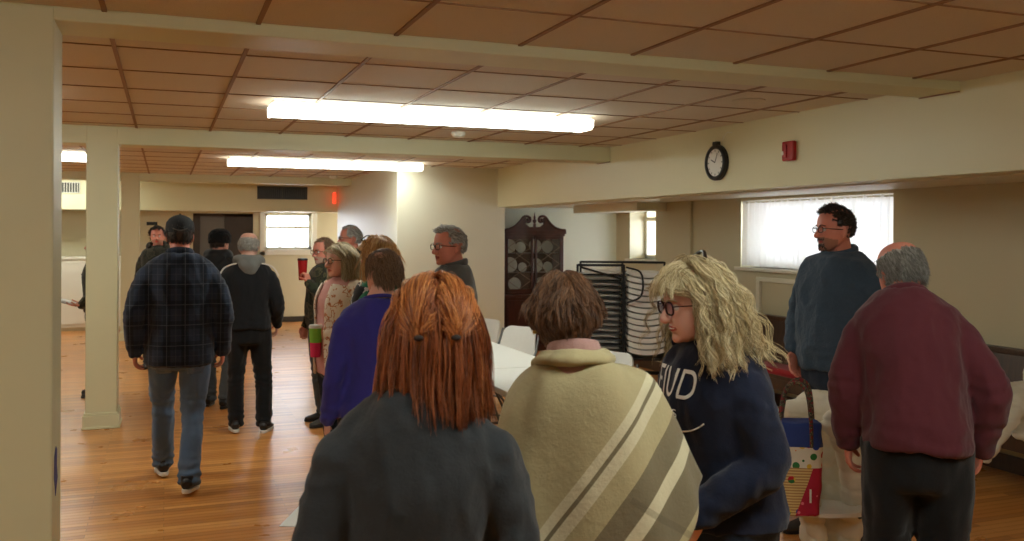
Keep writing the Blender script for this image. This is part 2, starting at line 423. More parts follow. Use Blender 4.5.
# vents, exit sign
def vent(x0, x1, z0, z1, label, mat, slat, n, split=True):
    o = empty('wall_vent', ((x0+x1)/2, YBH, z0), 0, label, 'vent')
    w = (x1-x0)/2; h = z1-z0
    MB().box(-w, -.012, 0, w, -.001, h).build('backing', mat, o)
    g = MB().box(-w, -.03, 0, w, -.012, .012).box(-w, -.03, h-.012, w, -.012, h).box(-w, -.03, 0, -w+.012, -.012, h).box(w-.012, -.03, 0, w, -.012, h)
    if split: g.box(-.012, -.03, 0, .012, -.012, h)
    g.build('frame', slat, o, bevel=.002)
    s = MB()
    for k in range(1, n):
        x = -w+2*w*k/n; s.box(x-.004, -.026, .012, x+.004, -.013, h-.012)
    s.build('slats', slat, o)
xa = gp(257, 1); xb = gp(307, 1)
def atY(px, Y): q = gp(px, 1); return q.x/q.y*Y
vent(atY(257, YBH), atY(307, YBH), 2.245, 2.47, 'dark twin wall vent above the far window', M['black'], simple('vent_grey', (74, 68, 54), .5), 26)
vent(atY(56, YBH), atY(80, YBH), 2.29, 2.47, 'white wall vent left of the thin columns', simple('vent_shadow', (70, 70, 62), .6), M['whitepaint'], 9, False)
o = empty('exit_sign', (2.82, YBH-.10, 2.18), 0, 'small glowing red exit sign on the far right corner of the upper wall', 'exit sign')
MB().box(-.022, -.05, 0, .022, .05, .2).build('housing', M['red_glow'], o, bevel=.006)
MB().box(.022, -.02, .08, .074, .02, .12).build('wall_bracket', M['whitepaint'], o, bevel=.003)
# clock
c = empty('wall_clock', (XS, 6.49, 2.27), 0, 'round black rimmed wall clock on the cream bulkhead', 'clock')
def ringX(r, x, n=40): return [(x, r*math.cos(a), r*math.sin(a)) for a in np.linspace(0, 2*PI, n+1)[:-1]]
MB().tube(ringX(.132, -.03), .019, 12, closed=True).cyl((-.001, 0, 0), (-.03, 0, 0), .148, seg=40).build('rim', M['black'], c, smooth=True)
MB().cyl((-.028, 0, 0), (-.034, 0, 0), .118, seg=40).build('dial', M['clockface'], c, smooth=True)
g = MB()
for k in range(12):
    a = k*PI/6; ca, sa = math.sin(a), math.cos(a)
    g = MB()
    g.add([(-.036, .108*ca-.004*sa, .108*sa+.004*ca), (-.036, .108*ca+.004*sa, .108*sa-.004*ca), (-.036, .092*ca+.004*sa, .092*sa-.004*ca), (-.036, .092*ca-.004*sa, .092*sa+.004*ca)], [(0, 1, 2, 3)]); g.build('hour_mark', M['black'], c, fixn=False)

for a, l, r in ((R(-65), .06, .0035), (R(25), .085, .0025)):
    MB().cyl((-.038, 0, 0), (-.038, -l*math.sin(a), l*math.cos(a)), r, seg=6).build('clock_hand', M['black'], c)
MB().box(-.045, -.03, .14, -.002, .03, .175).build('hanger', M['black'], c, bevel=.004)
wr = [(XS-.006, 6.42, 2.445), (XS-.012, 6.4, 2.475), (XS-.01, 6.37, 2.5), (XS-.008, 6.34, 2.51), (XS-.01, 6.28, 2.50)]
tag(MB().tube(cr(wr, 12), .003, 6).build('wire', M['whitepaint'], smooth=True), 'short white wire hook above the wall clock', 'wire')
# fire alarm
f = empty('fire_alarm', (XS, 5.545, 2.29), 0, 'red fire alarm strobe on the bulkhead right of the clock', 'fire alarm')
MB().box(-.04, -.065, -.073, -.001, .065, .073).build('housing', M['red'], f, bevel=.012)
MB().box(-.052, -.0, -.05, -.04, .045, .05).build('horn_cover', M['red'], f, bevel=.005)
MB().box(-.055, .025, -.03, -.045, .05, .0).build('strobe_lens', M['chairwhite'], f, bevel=.004)
# tape on column
o = MB(); pts = [(4.08, .77), (4.13, .80), (4.17, .78), (4.16, .72), (4.19, .66), (4.12, .60), (4.10, .64), (4.07, .68)]
o.prism(pts, -.4135, -.411, axis='x'); tag(o.build('painters_tape', simple('blue_tape', (40, 52, 128), .6)), 'torn blue painters tape on the side of the near white column', 'tape')
# ------------------------------------------------------------------ lighting
W = bpy.data.worlds.new('sky'); SC.world = W; W.use_nodes = True
bg = W.node_tree.nodes['Background']; bg.inputs[0].default_value = (.82, .90, 1, 1); bg.inputs[1].default_value = 10.0
SC.view_settings.view_transform = 'Standard'; SC.view_settings.look = 'None'; SC.view_settings.gamma = 1; SC.view_settings.use_curve_mapping = False
SC.view_settings.exposure = 0.25
SC.cycles.use_denoising = True; SC.cycles.max_bounces = 8; SC.cycles.diffuse_bounces = 5; SC.cycles.sample_clamp_indirect = 6
SC.cycles.caustics_reflective = False; SC.cycles.caustics_refractive = False
# ------------------------------------------------------------------ remeshed soft shapes
def remesh(mb, voxel, smooth, name, mat, parent=None, post=None, sfac=.5):
    me = bpy.data.meshes.new('tmp'); me.from_pydata(mb.v, [], mb.f)
    bm = bmesh.new(); bm.from_mesh(me); bmesh.ops.recalc_face_normals(bm, faces=bm.faces); bm.to_mesh(me); bm.free()
    o = bpy.data.objects.new('tmp', me); COL.objects.link(o)
    m = o.modifiers.new('r', 'REMESH'); m.mode = 'VOXEL'; m.voxel_size = voxel
    if smooth:
        s = o.modifiers.new('s', 'SMOOTH'); s.factor = sfac; s.iterations = smooth
    dg = bpy.context.evaluated_depsgraph_get(); dg.update()
    m2 = bpy.data.meshes.new_from_object(o.evaluated_get(dg)); m2.name = name
    bpy.data.objects.remove(o); bpy.data.meshes.remove(me)
    if post:
        n = len(m2.vertices); co = np.empty(n*3, 'f'); m2.vertices.foreach_get('co', co); co = co.reshape(-1, 3).astype(float)
        no = np.empty(n*3, 'f'); m2.vertices.foreach_get('normal', no); no = no.reshape(-1, 3)
        co = post(co, no); m2.vertices.foreach_set('co', co.astype('f').ravel()); m2.update()
    m2.materials.clear(); m2.materials.append(mat)
    m2.polygons.foreach_set('use_smooth', [True]*len(m2.polygons))
    r = bpy.data.objects.new(name, m2); COL.objects.link(r)
    if parent: r.parent = parent
    return r
def nz(P, f, seed=0.):
    f = np.asarray(f, float)*np.ones(3)
    return np.array([noise.noise(Vector((p[0]*f[0]+seed, p[1]*f[1]+seed*1.7, p[2]*f[2]-seed))) for p in P])
def text_mesh(s, size, extr=.001, align='CENTER'):
    cu = bpy.data.curves.new('t', 'FONT'); cu.body = s; cu.size = size; cu.extrude = extr; cu.align_x = align; cu.align_y = 'CENTER'
    o = bpy.data.objects.new('t', cu); COL.objects.link(o)
    dg = bpy.context.evaluated_depsgraph_get(); dg.update()
    me = bpy.data.meshes.new_from_object(o.evaluated_get(dg))
    V = [v.co.copy() for v in me.vertices]; F = [tuple(p.vertices) for p in me.polygons]
    bpy.data.objects.remove(o); bpy.data.curves.remove(cu); bpy.data.meshes.remove(me)
    return V, F
# ------------------------------------------------------------------ folding chair
def rpanel(w0, w1, h, r, n=5):
    """rounded trapezoid outline, w0 bottom half width, w1 top half width"""
    pts = []
    for (cx, cz, a0) in ((w1-r, h-r, 0), (-(w1-r), h-r, 90), (-(w0-r), r, 180), (w0-r, r, 270)):
        for k in range(n+1):
            a = R(a0+90*k/n); pts.append((cx+r*math.cos(a), cz+r*math.sin(a)))
    return pts
def panel_mesh(w0, w1, h, r, th, curve, M4, nx=14, nz_=10):
    """curved moulded panel: grid filled rounded panel (local x wide, z tall) bulged along y"""
    V = []; F = []
    def halfw(z):
        w = w0+(w1-w0)*z/h; d = min(z, h-z)
        if d < r: w = w-r+math.sqrt(max(0, r*r-(r-d)**2))
        return w
    zs = [h*.5*(1-math.cos(PI*j/nz_)) for j in range(nz_+1)]
    for sgn in (0, 1):
        for z in zs:
            hw = halfw(z)
            for i in range(nx+1):
                x = -hw+2*hw*i/nx
                y = curve*((x/w0)**2)+(th if sgn else 0)
                V.append(M4 @ Vector((x, y, z)))
    n = nx+1; m = (nz_+1)*n
    for j in range(nz_):
        for i in range(nx):
            a = j*n+i; F.append((a, a+1, a+n+1, a+n)); F.append((m+a, m+a+n, m+a+n+1, m+a+1))
    for j in range(nz_):
        a = j*n; F.append((a, a+n, m+a+n, m+a)); a = j*n+nx; F.append((a, m+a, m+a+n, a+n))
    for i in range(nx):
        F.append((i, m+i, m+i+1, i+1)); a = nz_*n+i; F.append((a, a+1, m+a+1, m+a))
    return V, F
def folding_chair(name='folding_chair', mat=None, metal=None):
    mat = mat or M['chairwhite']; metal = metal or M['greymetal']
    r = empty(name)
    Mb = Matrix.Translation((0, -.165, .535)) @ Matrix.Rotation(R(13), 4, 'X')
    V, F = panel_mesh(.205, .165, .30, .07, .016, .035, Mb); MB().add(V, F).build('backrest', mat, r, smooth=True)
    Ms = Matrix.Translation((0, -.17, .43)) @ Matrix.Rotation(R(-86), 4, 'X')
    V, F = panel_mesh(.19, .205, .40, .07, .018, -.01, Ms); MB().add(V, F).build('seat', mat, r, smooth=True)
    for s in (-1, 1):
        MB().tube([(s*.215, .21, .0), (s*.212, .02, .42), (s*.20, -.16, .62), (s*.19, -.215, .76)], .0115).build('leg', metal, r, smooth=True)
        MB().tube([(s*.195, -.26, .0), (s*.195, -.05, .30), (s*.195, .10, .42)], .0115).build('leg', metal, r, smooth=True)
    MB().cyl((-.195, -.2, .09), (.195, -.2, .09), .009).build('crossbar', metal, r, smooth=True)
    MB().cyl((-.213, .17, .09), (.213, .17, .09), .009).build('crossbar', metal, r, smooth=True)
    return r
fc = folding_chair()
spots = [(2.79, 8.35, 106, 'white folding chair farthest along the row at the long table'),
         (2.84, 7.55, 124, 'white folding chair with its full back showing between the red hair and the brown hair'),
         (2.82, 5.72, 114, 'white folding chair whose back shows right of the brown haired woman'),
         (2.80, 6.62, 90, 'white folding chair at the table hidden behind the brown haired woman')]
for i, (x, y, a, lb) in enumerate(spots):
    o = fc if i == 0 else copy_tree(fc)
    o.location = (x, y, 0); o.rotation_euler.z = R(a); tag(o, lb, 'chair', 'folding chairs around the long table')
jc = copy_tree(fc); jc.location = (2.83, 4.86, 0); jc.rotation_euler.z = R(90); tag(jc, 'white folding chair with the denim jacket, at the near end of the table', 'chair', 'folding chairs around the long table')
# tables
def table(x0, x1, y0, y1, label):
    cx, cy = (x0+x1)/2, (y0+y1)/2; w, l = (x1-x0)/2, (y1-y0)/2
    r = empty('folding_table', (cx, cy, 0), 0, label, 'table', 'white folding tables set end to end')
    poly = rpanel(w, w, 2*l, .04); poly = [(a, b-l) for a, b in poly]
    MB().prism(poly, .695, .735, axis='z').build('tabletop', M['chairwhite'], r, bevel=.006)
    for s in (-1, 1):
        e = s*(l-.25)
        MB().tube(cr([(-w+.12, e, .69), (-w+.1, e, .3), (-w+.08, e, 0)], 6), .014).build('leg', M['greymetal'], r, smooth=True)
        MB().tube(cr([(w-.12, e, .69), (w-.1, e, .3), (w-.08, e, 0)], 6), .014).build('leg', M['greymetal'], r, smooth=True)
        MB().cyl((-w+.1, e, .3), (w-.1, e, .3), .01).cyl((0, e, .3), (0, e-s*.45, .69), .009).build('brace', M['greymetal'], r, smooth=True)
table(1.90, 2.65, 5.95, 7.72, 'long white folding table seen between the red haired and brown haired women')
table(1.90, 2.65, 4.15, 5.93, 'nearer white folding table mostly behind the brown haired woman')
# folded chairs in two stacks on a cart
def folded():
    r = empty('folded_chair')
    Mr = Matrix.Translation((0, 0, .0)) @ Matrix.Rotation(R(-90), 4, 'X')
    V, F = panel_mesh(.185, .20, .27, .03, .044, -.034, Mr); MB().add(V, F).build('backrest', M['chairgrey'], r, smooth=True)
    Mr = Matrix.Translation((0, .31, .004)) @ Matrix.Rotation(R(-90), 4, 'X')
    V, F = panel_mesh(.205, .19, .36, .06, .016, .012, Mr); MB().add(V, F).build('seat', M['chairgrey'], r, smooth=True)
    for s in (-1, 1):
        MB().tube([(s*.185, .03, -.022), (s*.21, .40, -.02), (s*.213, .90, -.02)], .010, 7).build('leg', M['blackmetal'], r, smooth=True)
        MB().tube([(s*.19, .25, -.034), (s*.19, .87, -.036)], .010, 7).build('leg', M['blackmetal'], r, smooth=True)
    MB().cyl((-.213, .88, -.02), (.213, .88, -.02), .009, seg=7).build('crossbar', M['blackmetal'], r, smooth=True)
    return r
f0 = folded()
cp = gp(624, 9.1); CR = -TH-R(6)
cs, sn = math.cos(CR), math.sin(CR)
def cart(lx, ly, z=0): return (cp.x+lx*cs-ly*sn, cp.y+lx*sn+ly*cs, z)
NCH = 14
for k in range(NCH):
    z = .505+.0595*k
    o = f0 if k == 0 else copy_tree(f0)
    o.location = cart(.226+.004*math.sin(k*2.1), 0, z); o.rotation_euler.z = CR
    tag(o, ['lowest folded chair of the pale stack, backs toward the viewer'] [0] if k == 0 else ('topmost folded chair of the pale stack on the cart' if k == NCH-1 else 'folded chair within the pale stack on the cart, backs toward the viewer'), 'chair', None if k in (0, NCH-1) else 'folded chairs stacked back end out on the cart')
for k in range(NCH):
    z = .505+.0595*k
    o = copy_tree(f0); o.location = cart(-.226, .93, z); o.rotation_euler.z = CR+PI
    tag(o, 'lowest folded chair of the leg end stack left of the pale one' if k == 0 else ('topmost folded chair of the leg end stack left of the pale one' if k == NCH-1 else 'folded chair within the stack showing dark legs, left of the pale stack'), 'chair', None if k in (0, NCH-1) else 'folded chairs stacked leg end out on the cart')
ct = empty('chair_cart', (cp.x, cp.y, 0), CR, 'black steel chair cart carrying two stacks of folded chairs', 'cart')
MB().box(-.46, -.02, .41, .46, .98, .435).build('platform', M['blackmetal'], ct, bevel=.004)
for x in (-.46, -.0, .46):
    for y in (-.03, .96):
        if x == .46 and y < 0: continue
        MB().box(x-.012, y-.015, .12, x+.012, y+.015, 1.365).build('post', M['blackmetal'], ct, bevel=.003)
MB().box(-.46, -.04, 1.345, .0, -.01, 1.37).build('top_rail', M['blackmetal'], ct, bevel=.003)
MB().box(-.46, .955, 1.345, .46, .985, 1.37).build('top_rail', M['blackmetal'], ct, bevel=.003)
MB().tube(cr([(.02, -.05, 1.34), (.17, -.07, 1.28), (.17, -.07, 1.06), (.02, -.05, .98)], 14), .010).build('handle', M['blackmetal'], ct, smooth=True)
MB().cyl((-.44, -.03, 1.34), (-.02, -.03, 1.22), .011).build('brace', M['blackmetal'], ct, smooth=True)
for x in (-.42, .42):
    for y in (.03, .92):
        g = MB().cyl((x-.02, y, .055), (x+.02, y, .055), .055, seg=20).box(x-.03, y-.02, .06, x+.03, y+.02, .13)
        g.build('caster', M['greymetal'], ct, smooth=True)
MB().box(-.46, -.03, .12, .46, -.005, .16).box(-.46, .955, .12, .46, .98, .16).box(-.47, -.03, .12, -.44, .98, .16).box(.44, -.03, .12, .47, .98, .16).build('base_frame', M['blackmetal'], ct, bevel=.003)
# ------------------------------------------------------------------ china cabinet
def spanY(px, Y): return atY(px, Y)
cx0, cx1, cy0, cy1 = 4.475, 5.40, 12.0, 12.42
cc = empty('china_cabinet', ((cx0+cx1)/2, (cy0+cy1)/2, 0), 0, 'dark mahogany china cabinet with swan neck pediment and lattice glass doors', 'cabinet')
hw, hd = (cx1-cx0)/2, (cy1-cy0)/2
MB().box(-hw, -hd, .0, hw, hd, .78).box(-hw-.015, -hd-.015, .0, hw+.015, hd, .09).box(-hw-.02, -hd-.02, .76, hw+.02, hd, .80).build('base', M['mahogany'], cc, bevel=.005)
for s in (-1, 1):
    d = MB().box(s*.03 if s > 0 else -hw+.04, -hd-.016, .14, hw-.04 if s > 0 else -.03, -hd, .72).build('door', M['mahogany'], cc, bevel=.006)
    V, F = ellip((s*.07, -hd-.03, .45), (.014, .014, .014), 10, 6); MB().add(V, F).build('knob', M['greymetal'], d, smooth=True)
u = MB().box(-hw, hd-.02, .8, hw, hd, 1.70).box(-hw, -hd+.06, .8, -hw+.03, hd, 1.70).box(hw-.03, -hd+.06, .8, hw, hd, 1.70)
u.box(-hw, -hd+.06, .80, hw, hd, .83).box(-hw-.03, -hd+.03, 1.66, hw+.03, hd, 1.715).box(-hw-.015, -hd+.045, 1.63, hw+.015, hd, 1.66)
u.build('hutch', M['mahogany'], cc, bevel=.004)
for z in (1.09, 1.37): MB().box(-hw+.03, -hd+.1, z, hw-.03, hd-.02, z+.015).build('shelf', M['mahogany'], cc)
for s in (-1, 1):
    a0, a1 = (-hw+.03, -.012) if s < 0 else (.012, hw-.03)
    d = MB(); y0, y1 = -hd+.055, -hd+.08
    d.box(a0, y0, .83, a0+.035, y1, 1.63).box(a1-.035, y0, .83, a1, y1, 1.63).box(a0, y0, .83, a1, y1, .875).box(a0, y0, 1.585, a1, y1, 1.63)
    do = d.build('door', M['mahogany'], cc, bevel=.003)
    MB().box(a0+.03, y0+.01, .87, a1-.03, y0+.014, 1.59).build('glass_pane', M['glass'], do)
    l = MB(); ax, bx, az, bz = a0+.035, a1-.035, .875, 1.585; mx = (ax+bx)/2
    for k in range(3):
        z0 = az+(bz-az)*k/3; z1 = az+(bz-az)*(k+1)/3; zm = (z0+z1)/2
        for (p, q) in (((ax, zm), (mx, z0)), ((mx, z0), (bx, zm)), ((ax, zm), (mx, z1)), ((mx, z1), (bx, zm))):
            l.cyl((p[0], y0+.006, p[1]), (q[0], y0+.006, q[1]), .0045, seg=6)
    l.build('lattice', simple('pale_lattice_wood', (150, 128, 110), .4), do, smooth=True)
# swan neck pediment
sw = MB()
for s in (-1, 1):
    top = [(hw+.02, 1.715), (hw-.06, 1.725), (hw-.16, 1.765), (hw-.24, 1.84), (.175, 1.90), (.12, 1.915), (.075, 1.895), (.065, 1.855), (.09, 1.83), (.125, 1.84)]
    t_ = cr(top, 30); V, F = loft([(s*a, -hd+.045, b) for a, b in t_], [(.02, .018)]*30, seg=8); sw.add(V, F)
    low = [(hw, 1.715), (hw-.1, 1.735), (hw-.2, 1.785), (hw-.26, 1.85), (.175, 1.895), (.13, 1.89), (.14, 1.80), (.08, 1.76), (0, 1.76), (0, 1.7), (hw, 1.7)]
    sw.prism([(s*a, b) for a, b in low][::(1 if s > 0 else -1)], -hd+.035, -hd+.06)
    V, F = ellip((s*.105, -hd+.04, 1.865), (.022, .022, .022), 12, 8); sw.add(V, F)
sw.build('pediment', M['mahogany'], cc, smooth=True)
V, F = loft([(0, -hd+.045, z) for z in (1.75, 1.80, 1.81, 1.83, 1.86, 1.875, 1.89, 1.92, 1.975)], [(r, r) for r in (.022, .022, .012, .026, .03, .012, .018, .01, .002)], seg=14)
MB().add(V, F).build('finial', M['mahogany'], cc, smooth=True)
plate_m = simple('pale_china', (196, 196, 188), .25, var=.05)
for i, (x, z, r, lb) in enumerate([(-.28, 1.385, .10, 'upper left'), (-.11, 1.385, .08, 'upper middle left'), (.12, 1.385, .10, 'upper middle right'), (.31, 1.385, .09, 'upper right'), (-.27, 1.105, .11, 'middle left'), (-.08, 1.105, .07, 'small middle'), (.14, 1.105, .1, 'middle right'), (.32, 1.105, .075, 'far right middle'), (-.2, .83, .1, 'bottom left'), (.22, .83, .1, 'bottom right')]):
    Vp, Fp = loft([(0, 0, 0), (0, -.004, 0), (0, -.012, 0), (0, -.018, 0), (0, -.012, 0)], [(r*.55, r*.55), (r*.6, r*.6), (r, r), (r*.98, r*.98), (r*.6, r*.6)], seg=24, side=(1, 0, 0))
    T4 = Matrix.Rotation(R(-9), 4, 'X')
    p = MB().add([tuple(T4 @ Vector(v)) for v in Vp], Fp).build('china_plate', plate_m, smooth=True)
    p.location = (cc.location.x+x, cc.location.y+.11, z+r*.99); tag(p, 'pale china plate standing at the %s of the cabinet shelves' % lb, 'plate', 'china plates in the cabinet')
# ------------------------------------------------------------------ pews
def pew(y0, y1, label):
    r = empty('church_pew', (5.25, (y0+y1)/2, 0), 0, label, 'pew', 'wooden pews along the right wall')
    l = (y1-y0)/2
    MB().prism([(-.22, .40), (.16, .38), (.16, .42), (-.22, .44)], -l+.03, l-.03, axis='y').build('seat', M['pewwood'], r, bevel=.006)
    MB().prism([(.13, .36), (.17, .36), (.27, .86), (.23, .87)], -l+.03, l-.03, axis='y').box(.215, -l+.03, .85, .30, l-.03, .89).build('backrest', M['pewwood'], r, bevel=.006)
    MB().box(-.20, -l+.03, .30, -.175, l-.03, .40).build('apron', M['pewwood'], r, bevel=.004)
    for s in (-1, 1):
        prof = cr([(-.26, 0), (-.24, .2), (-.25, .5), (-.20, .62), (.0, .64), (.12, .74), (.2, .93), (.30, .93), (.31, .5), (.31, 0)], 26)
        MB().prism([tuple(p) for p in prof], s*l-.02, s*l+.02, axis='y').build('end_panel', M['pewwood'], r, bevel=.004)
    c = MB().prism([(-.23, .437), (.13, .417), (.13, .47), (-.21, .495), (-.24, .47)], -l+.05, l-.05, axis='y').build('pew_cushion', M['cushion'], bevel=.012)
    c.location = r.location; tag(c, 'red cushion on the '+label, 'cushion', 'red pew cushions')
    return r
pew(5.95, 7.85, 'dark wooden pew under the curtained window')
pew(3.0, 5.85, 'dark wooden pew nearer the right edge')
# ------------------------------------------------------------------ curtain
cu = MB(); V = []; F = []; nu, nv = 260, 14
for j in range(nv+1):
    for i in range(nu+1):
        s = i/nu; z = BZ0+.012+(BZ1+.0-BZ0-.012)*j/nv; y = BY0+.015+(BY1-BY0-.03)*s
        a = 1.0-.4*j/nv
        x = XO+.03+a*(.022*math.sin(s*150+1.2*math.sin(s*23)+.3*j/nv)+.012*math.sin(s*61+1))
        V.append((x, y, z))
for j in range(nv):
    for i in range(nu): a = j*(nu+1)+i; F.append((a, a+1, a+nu+2, a+nu+1))
cur = empty('window_curtain', (0, 0, 0), 0, 'sheer white pleated curtain across the wide basement window', 'curtain')
MB().add(V, F).build('fabric', M['curtain'], cur, smooth=True, fixn=False)
MB().cyl((XO+.03, BY0+.002, 2.0), (XO+.03, BY1-.002, 2.0), .008).build('curtain_rod', M['whitepaint'], cur, smooth=True)
# ------------------------------------------------------------------ white counter cabinet far left
k0, k1 = -3.9, -.55
wc = empty('wall_cabinet', ((k0+k1)/2, 17.0, 0), 0, 'long low white cabinet against the far wall behind the columns', 'cabinet')
L = (k1-k0)/2
MB().box(-L, -.2, .06, L, .29, 1.20).build('body', M['whitepaint'], wc, bevel=.004)
MB().box(-L-.02, -.23, 1.20, L+.02, .29, 1.24).build('worktop', M['whitepaint'], wc, bevel=.006)
MB().box(-L+.02, -.17, 0, L-.02, .28, .06).build('plinth', M['wallb'], wc)
for i in range(5):
    a = -L+.02+i*(2*L-.04)/5; b = a+(2*L-.04)/5
    d = MB().box(a+.01, -.218, .12, b-.01, -.2, 1.17).build('door', M['whitepaint'], wc, bevel=.004)
    V, F = ellip((b-.06, -.235, .95), (.016, .018, .016), 10, 6); MB().add(V, F).build('knob', M['black'], d, smooth=True)
# wall plate
q = atY(152, YF)
tag(MB().box(q-.09, YF-.012, 1.78, q+.09, YF-.001, 1.84).build('wall_plate', M['black'], bevel=.003), 'small dark plate on the far wall above the man in camouflage', 'plate')
# ------------------------------------------------------------------ white paper on the floor
pp = gp(301, 5.25)
V = [(-.12, -.04, .004), (.02, -.10, .006), (.16, -.02, .005), (.14, .12, .075), (.03, .10, .085), (-.02, .02, .045), (.05, .0, .06)]
F = [(0, 1, 5), (1, 6, 5), (1, 2, 6), (2, 3, 6), (3, 4, 6), (4, 5, 6), (4, 0, 5)]
o = MB().add(V, F).build('paper_napkin', M['chairwhite']); o.location = (pp.x, pp.y, 0); sm = o.modifiers.new('s', 'SOLIDIFY'); sm.thickness = .003; sm.offset = 1
tag(o, 'white folded paper napkin lying on the wooden floor by the red haired woman', 'paper')
# ------------------------------------------------------------------ chair with tote bag and puffer coat
P1 = gp(812, 4.2); A1 = R(180-39+14)
tc = copy_tree(fc); tc.location = (P1.x, P1.y, 0); tc.rotation_euler.z = A1
tag(tc, 'white folding chair holding the tote bag and the cream puffer coat', 'chair')
for ch in tc.children:
    if ch.name.startswith(('leg', 'crossbar')):
        ch.data = ch.data.copy(); ch.data.materials.clear(); ch.data.materials.append(M['blackmetal'])
M['puffer'] = cloth('cream_quilted_nylon', (232, 226, 206), 40, .55, .08, .15, sheen=.1)
def quilt(axis=2, pitch=.075, amp=.013, seed=1.):
    def post(co, no):
        w = nz(co, 4, seed)*.02
        ph = ((co[:, axis]+w)/pitch) % 1.0; d = np.abs(ph-.5)*2
        f = nz(co, (22, 22, 9), seed+3)*.010+nz(co, (7, 7, 4), seed+6)*.018
        return co+no*((-(d**6)*amp)+f)[:, None]
    return post
def to_local(o, pts):
    mw = (Matrix.Translation(o.location) @ Matrix.Rotation(o.rotation_euler.z, 4, 'Z')).inverted()
    return [mw @ Vector(p) for p in pts]
def camP(px, py, d):
    """world point at picture position and depth"""
    q = gp(px, d); hor = 231+.0044*(px-165); return Vector((q.x, q.y, CAMH-(py-hor)/910*d))
def soft(name, limbs, voxel, smooth, mat, post, label=None, cat=None, loc=None):
    """limbs: list of (points, radii) in world; loft each and merge"""
    mb = MB()
    for pts, rad in limbs:
        n = max(8, len(pts)*4); P = cr([tuple(p) for p in pts], n); Q = cr(rad, n)
        V, F = loft(P, Q, 18, side=(math.cos(TH+.6), -math.sin(TH+.6), 0), cap=.8); mb.add(V, F)
    o = remesh(mb, voxel, smooth, name, mat, None, post)
    return tag(o, label, cat)
soft('puffer_coat', [([camP(832, 409, 4.30), camP(832, 440, 4.33), camP(830, 490, 4.30), camP(832, 560, 4.26)], [(.14, .05), (.17, .07), (.14, .07), (.15, .06)]),
                     ([camP(790, 410, 4.36), camP(822, 402, 4.38), camP(846, 425, 4.34)], [(.05, .045), (.07, .06), (.07, .06)]),
                     ([camP(838, 420, 4.16), camP(852, 462, 4.14), camP(856, 510, 4.16), camP(854, 560, 4.16)], [(.07, .07), (.066, .066), (.066, .064), (.055, .055)]),
                     ([camP(812, 425, 4.17), camP(809, 470, 4.12), camP(816, 520, 4.12), camP(822, 560, 4.14)], [(.045, .03), (.055, .035), (.05, .03), (.05, .03)])],
     .011, 5, M['puffer'], quilt(), 'cream quilted puffer coat draped over the chair beside the man in maroon', 'coat')
soft('puffer_coat', [([camP(1032, 388, 5.75), camP(1008, 402, 5.50), camP(996, 430, 5.36), camP(984, 456, 5.30)], [(.16, .05), (.15, .06), (.09, .05), (.05, .04)]),
                     ([camP(1060, 372, 5.8), camP(1050, 420, 5.5), camP(1040, 440, 5.35)], [(.2, .05), (.2, .06), (.16, .05)])],
     .012, 5, M['puffer'], quilt(seed=5.), 'cream quilted coat hanging over the pew at the right edge', 'coat')
M['denim'] = cloth('blue_denim', (78, 104, 150), 120, .9)
soft('denim_jacket', [([Vector((3.03, 4.70, .83)), Vector((3.035, 4.80, .855)), Vector((3.03, 4.98, .85)), Vector((3.02, 5.06, .82))], [(.04, .035)]*4),
                      ([Vector((3.055, 4.76, .80)), Vector((3.07, 4.77, .65)), Vector((3.07, 4.76, .45))], [(.05, .035), (.06, .03), (.06, .03)]),
                      ([Vector((3.055, 4.93, .80)), Vector((3.07, 4.94, .65)), Vector((3.07, 4.95, .42))], [(.1, .04), (.11, .03), (.12, .03)])], .011, 5, M['denim'], quilt(0, 5, 0, 2.), 'blue denim jacket over a chair back, between poncho and curly blonde woman', 'jacket')
# tote bag
tb = empty('tote_bag', (0, 0, 0), 0, 'colourful tote bag with blue top and long handles standing on the folding chair', 'bag')
TBp = camP(794, 512, 4.0); tb.location = (TBp.x, TBp.y, .459); tb.rotation_euler.z = A1-R(180)+R(-4)
def mk_tote():
    t = NT('printed_tote_canvas'); v = t.coord(); sx = t.n('ShaderNodeSeparateXYZ'); t.l(v, sx.inputs[0]); X, Z = sx.outputs['X'], sx.outputs['Z']
    vo = t.n('ShaderNodeTexVoronoi'); vo.inputs['Scale'].default_value = 24; t.l(v, vo.inputs['Vector'])
    hs = t.ramp(t.math('FRACT', t.math('MULTIPLY', vo.outputs['Color'], 3.7)), [(0, lin((40, 120, 60))), (.25, lin((220, 120, 40))), (.45, lin((30, 60, 150))), (.6, lin((190, 30, 40))), (.8, lin((220, 190, 60)))], 'CONSTANT')
    blob = t.math('LESS_THAN', vo.outputs['Distance'], .38)
    white = t.mix(blob, lin((222, 220, 205)), hs)
    vo2 = t.n('ShaderNodeTexVoronoi'); vo2.inputs['Scale'].default_value = 17; t.l(v, vo2.inputs['Vector'])
    st = t.math('GREATER_THAN', t.math('SINE', t.math('MULTIPLY', Z, 520)), .2)
    cream = t.mix(st, lin((214, 190, 130)), lin((170, 130, 80)))
    cream = t.mix(t.math('LESS_THAN', vo2.outputs['Distance'], .30), cream, hs)
    pinkd = t.mix(t.math('LESS_THAN', vo.outputs['Distance'], .16), lin((176, 26, 60)), lin((225, 120, 140)))
    c = t.mix(t.math('GREATER_THAN', t.math('ADD', X, t.math('MULTIPLY', Z, -.35)), .0), cream, pinkd)
    c = t.mix(t.math('GREATER_THAN', Z, .21), c, white)
    c = t.mix(t.math('GREATER_THAN', Z, .30), c, lin((28, 56, 128)))
    t.base(c); t.p(Roughness=.7); return t.m
M['tote'] = mk_tote()
def totepost(co, no): return co+no*(nz(co, 14, 2.)*.008)[:, None]
